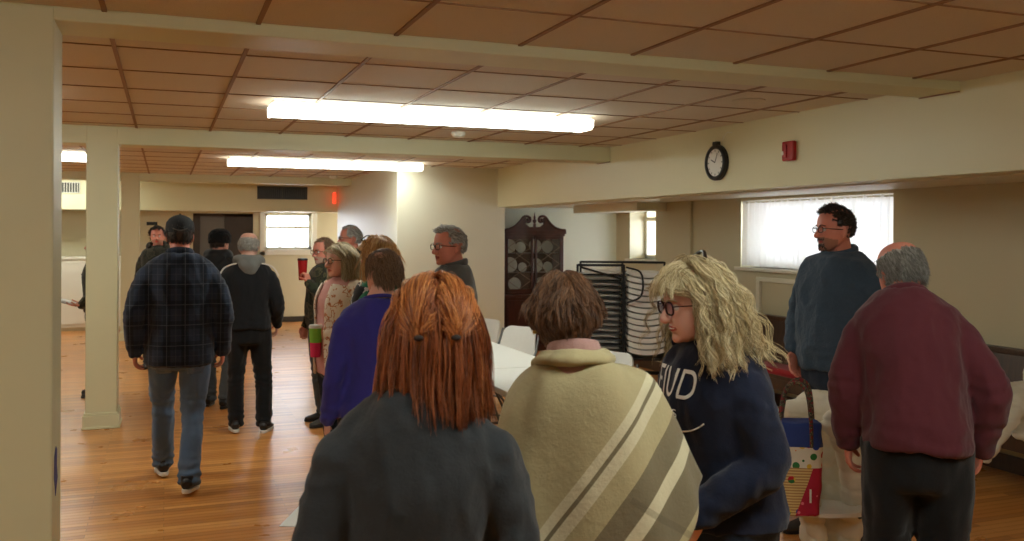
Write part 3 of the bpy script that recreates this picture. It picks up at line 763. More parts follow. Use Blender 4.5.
mbt = MB(); V, F = loft([(0, 0, z) for z in np.linspace(0, .40, 12)], [(.108+.010*math.sin(z*5), .065+.01*math.sin(z*7)) for z in np.linspace(0, .40, 12)], 32, side=(1, 0, 0), power=5); mbt.add(V, F)
remesh(mbt, .008, 2, 'body', M['tote'], tb, totepost)
hm = NT('striped_cord'); v = hm.coord(); w_ = hm.noise(v, 60, 2); hm.base(hm.ramp(w_, [(0, lin((120, 36, 40))), (.46, lin((30, 66, 46))), (.53, lin((150, 130, 100))), (.56, lin((60, 50, 44)))], 'CONSTANT')); hm.p(Roughness=.8)
for yy, dx in ((-.072, .0), (.06, .03)):
    MB().tube(cr([(-.07+dx, yy, .30), (-.068+dx, yy, .42), (-.045+dx, yy*.8, .54), (0+dx, yy*.7, .575), (.045+dx, yy*.8, .54), (.062+dx, yy, .42), (.065+dx, yy, .30)], 30), .0085, 8).build('handle', hm.m, tb, smooth=True)
V, F = text_mesh('1', .085)
T4 = Matrix.Translation((.06, -.083, .09)) @ Matrix.Rotation(PI/2, 4, 'X')
MB().add([tuple(T4 @ p) for p in V], F).build('printed_numeral', M['chairwhite'], tb)
# ------------------------------------------------------------------ people: materials
def mk_skin(name, rgb, red=.5):
    t = NT(name); v = t.coord(); c = lin(rgb); f = t.noise(v, 35, 4); g = t.noise(v, 9, 3)
    c2 = (min(1, c[0]*1.08), c[1]*.80, c[2]*.74)
    t.base(t.mix(t.math('MULTIPLY', g, red), t.mix(f, tuple(x*.93 for x in c), c), c2)); t.p(Roughness=.48)
    t.b.inputs['Subsurface Weight'].default_value = .12; t.b.inputs['Subsurface Radius'].default_value = (.012, .004, .002)
    t.b.inputs['Specular IOR Level'].default_value = .35
    t.bump(t.noise(v, 220, 3), .08, .001); return t.m
SKIN = mk_skin('fair_skin', (214, 158, 138)); SKIN2 = mk_skin('ruddy_skin', (208, 140, 120), .8); SKIN3 = mk_skin('pale_skin', (220, 172, 154), .5)
LIPS = mk_skin('lip_skin', (170, 84, 78)); STUB = simple('stubble_skin', (160, 112, 94), .8, var=.3, nscale=300)
STUBG = simple('grey_stubble_skin', (176, 146, 130), .8, var=.3, nscale=300)
M['eye'] = simple('eye_white', (210, 205, 200), .15, var=.02); M['iris'] = simple('dark_iris', (50, 40, 34), .15)
def mk_hair(name, c1, c2, c3, rough=.42):
    t = NT(name); g = t.n('ShaderNodeNewGeometry').outputs['Random Per Island']; v = t.coord((18, 18, 3)); f = t.noise(v, 1.5, 3)
    x = t.math('ADD', t.math('MULTIPLY', g, .72), t.math('MULTIPLY', f, .28))
    t.base(t.ramp(x, [(.15, lin(c1)), (.52, lin(c2)), (.95, lin(c3))])); t.p(Roughness=rough); t.b.inputs['Specular IOR Level'].default_value = .4
    t.b.inputs['Sheen Weight'].default_value = .1
    return t.m
def jean(name, rgb):
    return cloth(name, rgb, 260, .85, .25, .3)
# ------------------------------------------------------------------ head
HEADT = [(.118, .012, -.032, .018), (.112, .038, -.056, .040), (.098, .062, -.078, .057), (.075, .082, -.093, .069), (.045, .091, -.101, .0755), (.015, .092, -.101, .077),
         (-.008, .087, -.096, .0755), (-.030, .086, -.085, .073), (-.050, .0855, -.066, .068), (-.066, .084, -.045, .062), (-.083, .080, -.022, .054), (-.099, .076, .008, .042), (-.112, .062, .028, .022)]
def head_shape(mb, Mh, big_nose=1.0, jaw=1.0):
    T = cr(HEADT, 30); V = []; seg = 32
    for (z, yf, yb, w) in T:
        yc, hh = (yf+yb)/2, (yf-yb)/2
        if z < -.04: w = w*(1+(jaw-1)*min(1, (-.04-z)/.04))
        for k in range(seg):
            a = 2*PI*k/seg; c, s = math.cos(a), math.sin(a); p = 2.25; q = (abs(c)**p+abs(s)**p)**(-1/p)
            V.append(Mh @ Vector((w*c*q, yc+hh*s*q, z)))
    n = len(T); F = []
    for i in range(n-1):
        for k in range(seg): l = (k+1) % seg; F.append((i*seg+k, i*seg+l, (i+1)*seg+l, (i+1)*seg+k))
    F += [tuple(range(seg))[::-1], tuple((n-1)*seg+k for k in range(seg))]
    mb.add(V, F)
    def L(pts, rad, n=10, cap=.8):
        V, F = loft([Mh @ Vector(p) for p in cr(pts, n)], cr(rad, n), 12, side=Mh.to_3x3() @ Vector((1, 0, 0)), cap=cap); mb.add(V, F)
    def E(c, r): V, F = ellip(c, r, 14, 10, Mh); mb.add(V, F)
    b = big_nose
    L([(0, .084, .008), (0, .093, -.008), (0, .103, -.024), (0, .109*1, -.035), (0, .098, -.043)], [(.007, .008), (.009*b, .009), (.0115*b, .011), (.0135*b, .0115), (.011*b, .007)])
    for s in (-1, 1):
        E((s*.0125*b, .096, -.037), (.0085, .011, .008))
        for Mx in (Matrix.Translation((s*.0785, -.010, -.010)) @ Matrix.Rotation(s*R(22), 4, 'Z') @ Matrix.Rotation(R(-8), 4, 'X'),):
            V, F = ellip((0, 0, .004), (.0075, .019, .031), 14, 10, Mh @ Mx); mb.add(V, F)
            V, F = ellip((0, .004, -.020), (.007, .011, .014), 12, 8, Mh @ Mx); mb.add(V, F)
    L([(-.054, .066, .014), (-.03, .084, .022), (0, .088, .018), (.03, .084, .022), (.054, .066, .014)], [(.007, .007)]*5, 12)
    L([(-.025, .076, -.062), (-.010, .0865, -.0595), (0, .0875, -.061), (.010, .0865, -.0595), (.025, .076, -.062)], [(.003, .003), (.005, .005), (.005, .005), (.005, .005), (.003, .003)], 12)
    L([(-.022, .076, -.066), (0, .0855, -.0705), (.022, .076, -.066)], [(.003, .003), (.0065, .006), (.003, .003)], 10)
    E((0, .070, -.099), (.024, .016, .016))
def face_fit(Mh, fat=0):
    Mi = Mh.inverted()
    A = np.array(Mi)[:3, :3]; b = np.array(Mi)[:3, 3]; fw = np.array(Mh.to_3x3() @ Vector((0, 1, 0)))
    def post(co, no):
        q = co @ A.T+b
        for s in (-1, 1):
            d2 = ((q[:, 0]-s*.031)/.017)**2+((q[:, 2]-.002)/.011)**2+((q[:, 1]-.085)/.03)**2
            co = co-fw*(np.exp(-d2)*.010)[:, None]
        d2 = (q[:, 0]/.02)**2+((q[:, 2]+.0655)/.0028)**2+((q[:, 1]-.087)/.03)**2
        co = co-fw*(np.exp(-d2)*.004)[:, None]
        return co
    return post
# ------------------------------------------------------------------ hair
HC = np.array([0, -.006, .020]); HR = np.array([.081, .104, .101])
def grow_hair(name, Mh, parent, mat, n_locks=220, per=10, L=.2, steps=12, r=.0011, vol=.012, spread=.009, clump=.6, flow=None, region=None,
              curl=0, freq=3, body=True, seed=1, jit=.12, lenvar=.15, lenfn=None, cap=True, stiff=.45, capgrow=.004, start_out=.3, bodyell=None, sides=3, zcut=None, facex=None):
    g = np.random.default_rng(seed)
    dirs = g.normal(size=(n_locks*14, 3)); dirs /= np.linalg.norm(dirs, axis=1)[:, None]
    keep = region(dirs); dirs = dirs[keep][:n_locks]; n = len(dirs)
    R3 = np.array(Mh.to_3x3()); down = R3.T @ np.array([0, 0, -1.])
    P = HC+dirs*HR*1.0; nrm = dirs/HR; nrm /= np.linalg.norm(nrm, axis=1)[:, None]
    LL = (lenfn(dirs) if lenfn else np.full(n, L))*(1+g.uniform(-lenvar, lenvar, n))
    layer = g.uniform(.15, 1, n)*vol
    ells = [(HC, HR, 1.0)]
    if body: ells += [(np.array([0, -.02, -.13]), np.array([.062, .066, .10]), .5)]
    if bodyell: ells += bodyell
    jitv = g.normal(size=(n, 3))*jit
    D = None; out = [P.copy()]; root = P.copy()
    for k in range(steps):
        t = k/steps
        want = flow(P, t, root, down)+jitv
        want /= np.linalg.norm(want, axis=1)[:, None]+1e-9
        if D is None: D = want+nrm*start_out
        D = D*(1-stiff)+want*stiff; D /= np.linalg.norm(D, axis=1)[:, None]+1e-9
        P = P+D*(LL/steps)[:, None]
        for (c, rr, lf) in ells:
            re = rr[None, :]+(layer*lf)[:, None]+.001
            q = (P-c)/re; m = np.linalg.norm(q, axis=1); ins = m < 1
            P[ins] = (c+(q/m[:, None])*re)[ins]
        if facex:
            fm = (P[:, 1] > .02) & (P[:, 2] < .06) & (np.abs(P[:, 0]) < facex) & (P[:, 2] > -.13); P[fm, 0] = np.where(root[fm, 0] >= 0, 1, -1)*facex
            fm = (P[:, 1] > .028) & (P[:, 2] < .045) & (np.abs(P[:, 0]) < .13); P[fm, 1] = .028+(P[fm, 1]-.028)*.25
        out.append(P.copy())
    C = np.stack(out, 1)                                         # n, S, 3
    S = C.shape[1]; ts = np.linspace(0, 1, S)
    off = g.normal(size=(n, per, 3)); off /= np.linalg.norm(off, axis=2)[..., None]; off *= (g.uniform(.1, 1, (n, per, 1))**.5)*spread
    prof = (1-clump*ts**1.2)[None, None, :, None]
    A = C[:, None]+off[:, :, None, :]*prof
    lv = 1-g.uniform(0, lenvar, (n, per))
    wob = g.normal(size=(n, per, 1, 3))*spread*.5*np.sin(ts*PI*1.3)[None, None, :, None]
    A = A+wob
    if curl:
        ph = g.uniform(0, 2*PI, (n, 1, 1))+g.normal(size=(n, per, 1))*.35; fr = freq*g.uniform(.75, 1.25, (n, 1, 1))
        a = ts[None, None, :]; amp = curl*np.minimum(1, a*2.2)*g.uniform(.6, 1.3, (n, 1, 1))
        A = A+np.stack([amp*np.cos(ph+2*PI*fr*a), amp*np.sin(ph+2*PI*fr*a), .4*amp*np.sin(ph*2+2*PI*fr*a)], -1)
    A = A.reshape(-1, S, 3)
    # shorten individually
    lvf = lv.reshape(-1); idx = ts[None, :]*lvf[:, None]*(S-1); i0 = np.clip(idx.astype(int), 0, S-2); fr_ = (idx-i0)[..., None]
    rows = np.arange(len(A))[:, None]; A = A[rows, i0]*(1-fr_)+A[rows, i0+1]*fr_
    if bodyell is not None or True:
        q = (A-HC)/(HR+.002); m = np.linalg.norm(q, axis=2); ins = m < 1; A[ins] = (HC+q/m[..., None]*(HR+.002))[ins]
    if zcut is not None:
        zc = zcut+g.normal(size=len(A))*.008; bad = A[:, :, 2] < zc[:, None]; first = np.where(bad.any(1), bad.argmax(1), S)
        for i_ in np.nonzero(first < S)[0]:
            j_ = max(1, first[i_]); A[i_, j_:] = A[i_, j_-1]+np.linspace(0, 1, S-j_)[:, None]*.004*np.array([0, 0, -1.])
    N = len(A)
    T = np.gradient(A, axis=1); T /= np.linalg.norm(T, axis=2)[..., None]+1e-9
    ref = np.array([.31, .17, .93]); a = np.cross(T, ref); a /= np.linalg.norm(a, axis=2)[..., None]+1e-9; b = np.cross(T, a)
    rad = (r*(1-.65*ts**2))[None, :, None]
    ringv = [A+a*rad*math.cos(2*PI*k/sides)+b*rad*math.sin(2*PI*k/sides) for k in range(sides)]
    V = np.stack(ringv, 2).reshape(-1, 3)                        # N,S,sides
    base = (np.arange(N)*S*sides)[:, None, None]+(np.arange(S-1)*sides)[None, :, None]
    k = np.arange(sides)[None, None, :]; l = (k+1) % sides
    F = np.stack([base+k, base+l, base+sides+l, base+sides+k], -1).reshape(-1, 4)
    V = V @ R3.T+np.array(Mh.translation)
    if cap:
        cv, cf = ellip(tuple(HC), tuple(HR+capgrow), 40, 30); cv = np.array(cv); dd = (cv-HC)/(HR+capgrow); ok = region(dd/np.linalg.norm(dd, axis=1)[:, None])
        cf = [f for f in cf if all(ok[i] for i in f)]
        cv = cv @ R3.T+np.array(Mh.translation); o_ = len(V); V = np.vstack([V, cv])
        quads = [f for f in cf if len(f) == 4]; tris = [f for f in cf if len(f) == 3]
        Fl = F.tolist()+[tuple(i+o_ for i in f) for f in quads+tris]
    else: Fl = F.tolist()
    me = bpy.data.meshes.new(name); me.from_pydata(V.tolist(), [], Fl); me.materials.append(mat)
    me.polygons.foreach_set('use_smooth', [True]*len(me.polygons))
    o = bpy.data.objects.new(name, me); COL.objects.link(o); o.parent = parent
    return o
def reg(front=.42, top=.60, low=-.55, side=-.30, ear=False):
    """hair-bearing directions on the skull"""
    def f(d):
        x, y, z = d[:, 0], d[:, 1], d[:, 2]
        face = (y > front) & (z < top)
        templ = (y > .05) & (z < side+.25*np.clip(y, 0, 1)) & (z < .25)
        er = (y > -.32) & (z < -.02) if ear else (y > 9)
        return ~face & ~templ & ~er & (z > low)
    return f
def reg_bald(tp=.35, low=-.45):
    def f(d):
        x, y, z = d[:, 0], d[:, 1], d[:, 2]
        return (z > low) & (z < tp+.25*(-y)) & (y < .30) & ~((y > .05) & (z < -.2))
    return f
def flow_down(side=.5, back=.2, hug=0):
    def f(P, t, root, down):
        x = np.sign(root[:, 0]+1e-6)*np.clip(np.abs(root[:, 0])*30, 0, 1)
        top = np.clip((P[:, 2]-.02)/.09, 0, 1)
        w = np.repeat(down[None, :], len(P), 0)*1.0
        w[:, 0] += x*side*top*2; w[:, 1] += -back*(.3+top*1.5)
        return w
    return f
def flow_short(fx=0, fy=-.6, fz=-.7, up=.0):
    def f(P, t, root, down):
        w = np.zeros_like(P); n = (P-HC)/HR**2; n /= np.linalg.norm(n, axis=1)[:, None]
        w[:, 0] += fx; w[:, 1] += fy; w[:, 2] += fz; return w+n*up
    return f
# ------------------------------------------------------------------ the figure
def V3(p): return Vector(p)
class Fig:
    def __init__(s, label, x, y, rz, h=1.75, w=1.0, dp=1.0, lean=0, side=0, twist=0, head=(0, 0, 0), headoff=(0, 0, 0), joints=None, vox=.006, skin=SKIN, group=None,
                 hands=('relaxed', 'relaxed'), belly=0, face=None, nose=1., jaw=1., neckr=.059, hs=1.0, female=False):
        s.root = empty('person', (x, y, 0), rz, label, 'person', group)
        s.k = h/1.75; k = s.k; s.w = w; s.dp = dp; s.belly = belly; s.skin = skin; s.female = female
        s.U = Matrix.Translation((0, 0, 1.0*k)) @ Matrix.Rotation(R(twist), 4, 'Z') @ Matrix.Rotation(R(side), 4, 'Y') @ Matrix.Rotation(-R(lean), 4, 'X') @ Matrix.Translation((0, 0, -1.0*k))
        sw = .168*w*(.93 if female else 1)
        J = {}
        for n, sg in (('l', -1), ('r', 1)):
            J['sh'+n] = s.U @ V3((sg*sw*k, -.012*k, 1.402*k)); J['el'+n] = s.U @ V3((sg*(sw+.062)*k, -.035*k, 1.12*k)); J['wr'+n] = s.U @ V3((sg*(sw+.075)*k, .045*k, .875*k))
            J['hip'+n] = V3((sg*.088*w*k, 0, .93*k)); J['kn'+n] = V3((sg*.10*k, .02*k, .50*k)); J['an'+n] = V3((sg*.11*k, -.02*k, .085*k))
        for q, p in (joints or {}).items():
            J[q] = V3(p)*k if q[-1] in 'lr' and len(p) == 3 else p
        s.J = J
        hy, hp, hr = head
        nb = s.U @ V3((0, -.015*k, 1.475*k))
        hc = s.U @ V3((headoff[0]*k, (.026+headoff[1])*k, (1.616+headoff[2])*k))
        s.Mh = Matrix.Translation(hc) @ (s.U.to_3x3().to_4x4() if False else Matrix.Identity(4)) @ Matrix.Rotation(R(hy), 4, 'Z') @ Matrix.Rotation(-R(hp), 4, 'X') @ Matrix.Rotation(R(hr), 4, 'Y') @ Matrix.Scale(k**.5*hs, 4)
        s.nb = nb; s.hc = hc
        # ---- body
        mb = MB(); T = s.torso(.84, 0, .90, 1.49)
        V, F = loft(T[0], T[1], 26, side=s.U.to_3x3() @ V3((1, 0, 0))); mb.add(V, F)
        j0 = s.Mh @ V3((0, -.018, -.045))
        mid = (nb+j0)/2+V3((0, -.004, 0))
        V, F = loft(cr([tuple(nb-V3((0, 0, .05*k))), tuple(nb), tuple(mid), tuple(j0)], 10), cr([(.072*w, .066), (neckr+.006, neckr+.004), (neckr, neckr), (neckr-.002, neckr+.002)], 10)*k, 24, side=(1, 0, 0)); mb.add(V, F)
        head_shape(mb, s.Mh, nose, jaw)
        for i, n in enumerate('lr'):
            sg = -1 if n == 'l' else 1
            V, F = loft(cr([tuple(J['sh'+n]*.88+J['el'+n]*.12+V3((-sg*.02, 0, 0))), tuple((J['sh'+n]+J['el'+n])/2), tuple(J['el'+n]), tuple((J['el'+n]*.6+J['wr'+n]*.4)), tuple(J['wr'+n])], 14), cr([(.034,)*2, (.038,)*2, (.036,)*2, (.036,)*2, (.024,)*2], 14)*k, 14, cap=.7); mb.add(V, F)
            V, F = loft(cr([tuple(J['hip'+n]), tuple((J['hip'+n]+J['kn'+n])/2), tuple(J['kn'+n]), tuple(J['kn'+n]*.6+J['an'+n]*.4), tuple(J['an'+n])], 14), cr([(.066,)*2, (.062,)*2, (.050,)*2, (.050,)*2, (.034,)*2], 14)*k, 14, cap=.7); mb.add(V, F)
            spec = hands[i]
            d = (J['wr'+n]-J['el'+n]).normalized()
            if spec == 'relaxed' or spec is None: dd, nn, th, cu = (d*.7+V3((0, .05, -.6))).normalized(), V3((-sg, .1, 0)), V3((0, 1, .1)), .45
            else: dd, nn, th, cu = V3(spec[0]).normalized(), V3(spec[1]), V3(spec[2]), spec[3]
            s.hand(mb, J['wr'+n]-d*.01, dd, nn, th, cu, k*(.93 if female else 1.0))
        s.body = remesh(mb, vox, 3, 'body', skin, s.root, face_fit(s.Mh))
        me = s.body.data; me.materials.append(LIPS); me.materials.append(face or skin)
        cen = np.empty(len(me.polygons)*3, 'f'); me.polygons.foreach_get('center', cen); cen = cen.reshape(-1, 3)
        Mi = s.Mh.inverted(); q = cen @ np.array(Mi)[:3, :3].T+np.array(Mi)[:3, 3]
        mi = np.zeros(len(q), int)
        if face: mi[(q[:, 1] > .015) & (q[:, 2] < -.044-.3*np.clip(.07-q[:, 1], -.02, .03)) & (q[:, 2] > -.125) & (np.abs(q[:, 0]) < .075)] = 2
        mi[(q[:, 1] > .073) & (np.abs(q[:, 2]+.0652) < .0105-.25*np.abs(q[:, 0])) & (np.abs(q[:, 0]) < .025)] = 1
        me.polygons.foreach_set('material_index', mi.astype('i'))
        for sg in (-1, 1):
            V, F = ellip((sg*.031, .0722, .001), (.0122,)*3, 14, 10, s.Mh); e = MB().add(V, F).build('eye', M['eye'], s.root, smooth=True)
            V, F = ellip((sg*.031, .0792, .001), (.0058, .0055, .0058), 12, 8, s.Mh); MB().add(V, F).build('iris', M['iris'], e, smooth=True)
    def torso(s, sc=1.0, add=0, z0=.8, z1=1.52):
        k = s.k; w = s.w; dp = s.dp
        if s.female: T = [(.70, .172, .125, 0), (.80, .178, .132, 0), (.90, .180, .135, -.004), (1.0, .165, .122, 0), (1.08, .148, .112, .004), (1.2, .156, .120, .008), (1.30, .170, .128, .010), (1.37, .170, .112, .002), (1.425, .150, .094, -.008), (1.462, .108, .078, -.014), (1.495, .070, .066, -.014), (1.54, .060, .060, -.006)]
        else: T = [(.70, .165, .12, 0), (.80, .168, .125, 0), (.90, .170, .125, -.004), (1.0, .164, .120, 0), (1.10, .164, .120, .004), (1.2, .172, .126, .006), (1.30, .184, .130, .006), (1.37, .186, .116, 0), (1.425, .168, .100, -.008), (1.465, .122, .084, -.014), (1.50, .078, .070, -.014), (1.54, .066, .066, -.006)]
        pts, rad = [], []
        for (z, rx, ry, yo) in T:
            if z < z0-.001 or z > z1+.001: continue
            b = s.belly*math.exp(-((z-1.06)/.14)**2)
            p = V3((0, (yo+b*.5)*k, z*k)); p = s.U @ p if z >= 1.0 else p
            nk = 1 if z > 1.48 else 0
            pts.append(tuple(p)); rad.append(((rx*(1 if nk else w)*sc+add+b*.25)*k, (ry*(1 if nk else dp)*sc+add+b*.5)*k))
        n = len(pts)*3
        return [tuple(p) for p in cr(pts, n)], cr(rad, n)
    def hand(s, mb, W, d, n, a, curl, k):
        a = (a-d*a.dot(d)).normalized(); n_ = a.cross(d); n = n_ if n_.dot(n) > 0 else -n_
        V, F = loft([W, W+d*.03*k, W+d*.065*k, W+d*.095*k], [(.024*k, .020*k), (.033*k, .017*k), (.041*k, .015*k), (.039*k, .012*k)], 16, side=a, cap=.5); mb.add(V, F)
        for i, l in enumerate((.072, .080, .074, .058)):
            p = W+d*(.088-.004*abs(i-1))*k+a*(.031-.0208*i)*k; pts = [p]; A = 0
            for f, q in ((.45, .35), (.32, .75), (.23, .6)):
                A += curl*q*2; p = p+(d*math.cos(A)+n*math.sin(A)+a*(.05-.035*i)).normalized()*l*f*k; pts.append(p)
            V, F = loft(pts, [(r_*k, r_*k) for r_ in (.0092, .0088, .0082, .0070)], 10, cap=.8); mb.add(V, F)
        p = W+d*.028*k+a*.026*k; q = p+(a*.75+d*.65+n*.25).normalized()*.036*k; r_ = q+(d*.85+a*.35+n*(.2+curl)).normalized()*.030*k; u = r_+(d*.9+n*(.3+curl)).normalized()*.024*k
        V, F = loft([p, q, r_, u], [(.0135*k,)*2, (.012*k,)*2, (.0105*k,)*2, (.008*k,)*2], 10, cap=.8); mb.add(V, F)
    def top(s, mat, hem=.86, add=.012, name='shirt', sl=(.066, .060, .054, .050, .039), fold=.007, vox=.011, neck=1.505, seed=1., sleeve_to=1.0, extra=None, bust=True, waist_roll=0):
        k = s.k; J = s.J; mb = MB(); T = s.torso(1.0, add, hem, neck)
        V, F = loft(T[0], T[1], 30, side=s.U.to_3x3() @ V3((1, 0, 0)), power=2.2); mb.add(V, F)
        for n in 'lr':
            a, b, c = J['sh'+n], J['el'+n], J['wr'+n]; c = b+(c-b)*sleeve_to
            q = s.w**.5
            m_ = a+V3((0, 0, -.045*k))+(b-a)*.04
            V, F = loft(cr([tuple(m_), tuple((a+b)/2), tuple(b), tuple((b+c)/2), tuple(c)], 20), cr([(x, x) for x in sl], 20)*k*q, 18, cap=.9); mb.add(V, F)
            tz = s.U.to_3x3() @ V3((0, 0, -.052*k))
            V, F = loft(cr([tuple(s.nb*.85+a*.15+tz*.9), tuple((s.nb+a)/2+tz*.85), tuple(a+tz*.72)], 10), [(.050*k, .050*k), (.054*k, .054*k), (.056*k*q, .056*k*q)]*3+[(.054*k*q, .054*k*q)], 16, cap=.9); mb.add(V, F)
        if s.female and bust:
            for sg in (-1, 1): V, F = ellip((sg*.072*k, .088*k*s.dp, 1.275*k), (.075*k, .06*k, .075*k), 18, 12, s.U); mb.add(V, F)
        if extra: extra(mb)
        wri = [np.array(J['wr'+n]) for n in 'lr']; els = [np.array(J['el'+n]) for n in 'lr']; hips = np.array([0, 0, hem*k])
        def post(co, no):
            f = fold*(.8*nz(co, (8, 8, 4), seed)+.6*(.35-np.abs(nz(co, (13, 13, 6), seed+5)))*1.6+.35*(.3-np.abs(nz(co, (26, 26, 14), seed+8))))
            # gathered creases near elbows, cuffs and hem
            cre = np.sin(co[:, 2]*95+nz(co, 7, seed+9)*7)
            wgt = np.zeros(len(co))
            for e in els: wgt += np.exp(-((np.linalg.norm(co-e, axis=1))/.08)**2)
            for e in wri: wgt += .8*np.exp(-((np.linalg.norm(co-e, axis=1))/.07)**2)
            wgt += .5*np.exp(-((co[:, 2]-hips[2]-.07)/.06)**2)
            arm = np.exp(-((co[:, 2]-1.33*k)/.06)**2)*np.clip(np.abs(co[:, 0])*8-.9, 0, 1)
            wgt += .6*arm
            return co+no*(f*1.6+fold*.5*cre*np.clip(wgt, 0, 1))[:, None]
        s.topo = remesh(mb, vox, 4, name, mat, s.root, post); return s.topo
    def pants(s, mat, name='trousers', fold=.010, r=(.098, .086, .070, .066, .062), top=1.0, seed=3., hemz=None):
        k = s.k; J = s.J; mb = MB()
        T = s.torso(1.0, .004, .80, top)
        V, F = loft(T[0], T[1], 28, side=(1, 0, 0), cap=.35); mb.add(V, F)
        for n in 'lr':
            a, b, c = J['hip'+n], J['kn'+n], J['an'+n]
            c = c+V3((0, 0, -.025*k))
            yy = [.119*s.dp, .098*s.dp, r[2]*1.05, r[3]*1.05, r[4]*1.05]
            V, F = loft(cr([tuple(a), tuple((a+b)/2), tuple(b), tuple((b+c)/2), tuple(c)], 18), cr([(x, y_) for x, y_ in zip(r, yy)], 18)*k*s.w**.5, 20, side=(1, 0, 0), cap=.2); mb.add(V, F)
        kn = [np.array(J['kn'+n]) for n in 'lr']; an = [np.array(J['an'+n]) for n in 'lr']
        def post(co, no):
            f = fold*(nz(co, (9, 9, 4), seed)+.5*nz(co, (20, 20, 10), seed+2)); cre = np.sin(co[:, 2]*110+nz(co, 8, seed+9)*6); wgt = np.zeros(len(co))
            for e in kn: wgt += np.exp(-((np.linalg.norm(co-e, axis=1))/.11)**2)
            for e in an: wgt += 1.1*np.exp(-((np.linalg.norm(co-e, axis=1))/.11)**2)
            return co+no*(f*1.4+fold*.7*cre*np.clip(wgt, 0, 1.2))[:, None]
        s.pan = remesh(mb, .011, 4, name, mat, s.root, post); return s.pan
    def shoes(s, mat, sole, yaw=(8, -8), pitch=(0, 0)):
        k = s.k
        for i, n in enumerate('lr'):
            a = s.J['an'+n]
            T4 = Matrix.Translation((a.x, a.y, max(0, a.z-.085*k))) @ Matrix.Rotation(R(yaw[i]), 4, 'Z') @ Matrix.Translation((0, .12*k, 0)) @ Matrix.Rotation(-R(pitch[i]), 4, 'X') @ Matrix.Translation((0, -.12*k, 0)) @ Matrix.Scale(k, 4)
            P = [(0, -.078, .050), (0, -.06, .056), (0, -.02, .058), (0, .03, .052), (0, .08, .042), (0, .13, .035), (0, .165, .031), (0, .182, .028)]
            Q = [(.022, .026), (.034, .040), (.038, .044), (.041, .038), (.046, .028), (.044, .021), (.034, .016), (.016, .010)]
            V, F = loft(cr(P, 18), cr(Q, 18), 18, side=(1, 0, 0)); V = [T4 @ Vector(v) for v in V]
            V2, F2 = loft([(0, -.03, .06), (0, -.03, .105)], [(.042, .045), (.040, .042)], 18, side=(1, 0, 0)); V2 = [T4 @ Vector(v) for v in V2]
            sh = MB().add(V, F).add(V2, F2).build('shoe', mat, s.root, smooth=True)
            out = []
            for t in np.linspace(0, 2*PI, 29)[:-1]:
                y = .052+.138*math.sin(t); wd = .046 if y > .03 else .040; x = wd*math.copysign(abs(math.cos(t))**.8, math.cos(t))+.004*(1 if n == 'r' else -1)*(y > .05); out.append((x, y))
            so = MB().prism(out, .001, .026, axis='z'); so.v = [tuple(T4 @ Vector(v)) for v in so.v]
            so.build('sole', sole, sh, bevel=.004)
    def collar(s, mat, name='collar', r=.009, h=.035, z=1.49, rx=.075, ry=.072, tilt=16, gap=False, drop=0):
        k = s.k; mb = MB(); n = 40; P = []
        for i in range(n):
            a = 2*PI*i/n; P.append(s.U @ V3((rx*.97*k*math.cos(a), (-.012+ry*math.sin(a))*k, (z-math.sin(a)*math.tan(R(tilt))*.07)*k)))
        V, F = loft(P, [(r*k, h*k/2)]*n, 10, closed=True, side=None); 
        V = []
        for i in range(n):
            a = 2*PI*i/n; o_ = (s.U.to_3x3() @ V3((math.cos(a), math.sin(a), 0))); up = s.U.to_3x3() @ V3((0, 0, 1))
            for q in range(10):
                b = 2*PI*q/10; V.append(P[i]+o_*(math.cos(b)*r*k)+up*(math.sin(b)*h*k/2))
        return MB().add(V, F).build(name, mat, s.root, smooth=True)
    def glasses(s, mat, w=.024, h=.017, lens=True, fr=.0021):
        mb = MB(); Mh = s.Mh
        for sg in (-1, 1):
            loop = []
            for i in range(24):
                a = 2*PI*i/24; c, n = math.cos(a), math.sin(a); p = 3; q = (abs(c)**p+abs(n)**p)**(-1/p)
                loop.append(Mh @ V3((sg*.033+w*c*q, .0985-.10*abs(sg*.033+w*c*q)**1.3*.9, -.001+h*n*q)))
            mb.tube(loop, fr, 7, closed=True)
            mb.tube([Mh @ V3(p) for p in ((sg*(.033+w), .093, .006), (sg*.070, .080, .006), (sg*.080, .03, .002), (sg*.0825, -.012, .0), (sg*.081, -.028, -.014))], .0019, 7)
        mb.tube([Mh @ V3(p) for p in ((-.011, .0985, .002), (0, .1015, .005), (.011, .0985, .002))], .0018, 7)
        g = mb.build('glasses', mat, s.root, smooth=True)
        if lens:
            for sg in (-1, 1):
                pts = []
                for i in range(24):
                    a = 2*PI*i/24; c, n = math.cos(a), math.sin(a); p = 3; q = (abs(c)**p+abs(n)**p)**(-1/p)
                    pts.append(Mh @ V3((sg*.033+w*c*q, .0985-.10*abs(sg*.033+w*c*q)**1.3*.9, -.001+h*n*q)))
                off = Mh.to_3x3() @ V3((0, -.0012, 0))
                MB().add(pts+[p+off for p in pts], [tuple(range(24)), tuple(range(24, 48))[::-1]]+[(i, 24+i, 24+(i+1) % 24, (i+1) % 24) for i in range(24)]).build('lens', M['glass'], g)
        return g
    def brows(s, mat):
        for sg in (-1, 1):
            V, F = loft([s.Mh @ V3(p) for p in cr([(sg*.014, .0945, .0185), (sg*.030, .092, .024), (sg*.050, .078, .019)], 8)], [(.0042, .0022)]*8, 8, cap=.5)
            MB().add(V, F).build('eyebrow', mat, s.root, smooth=True)
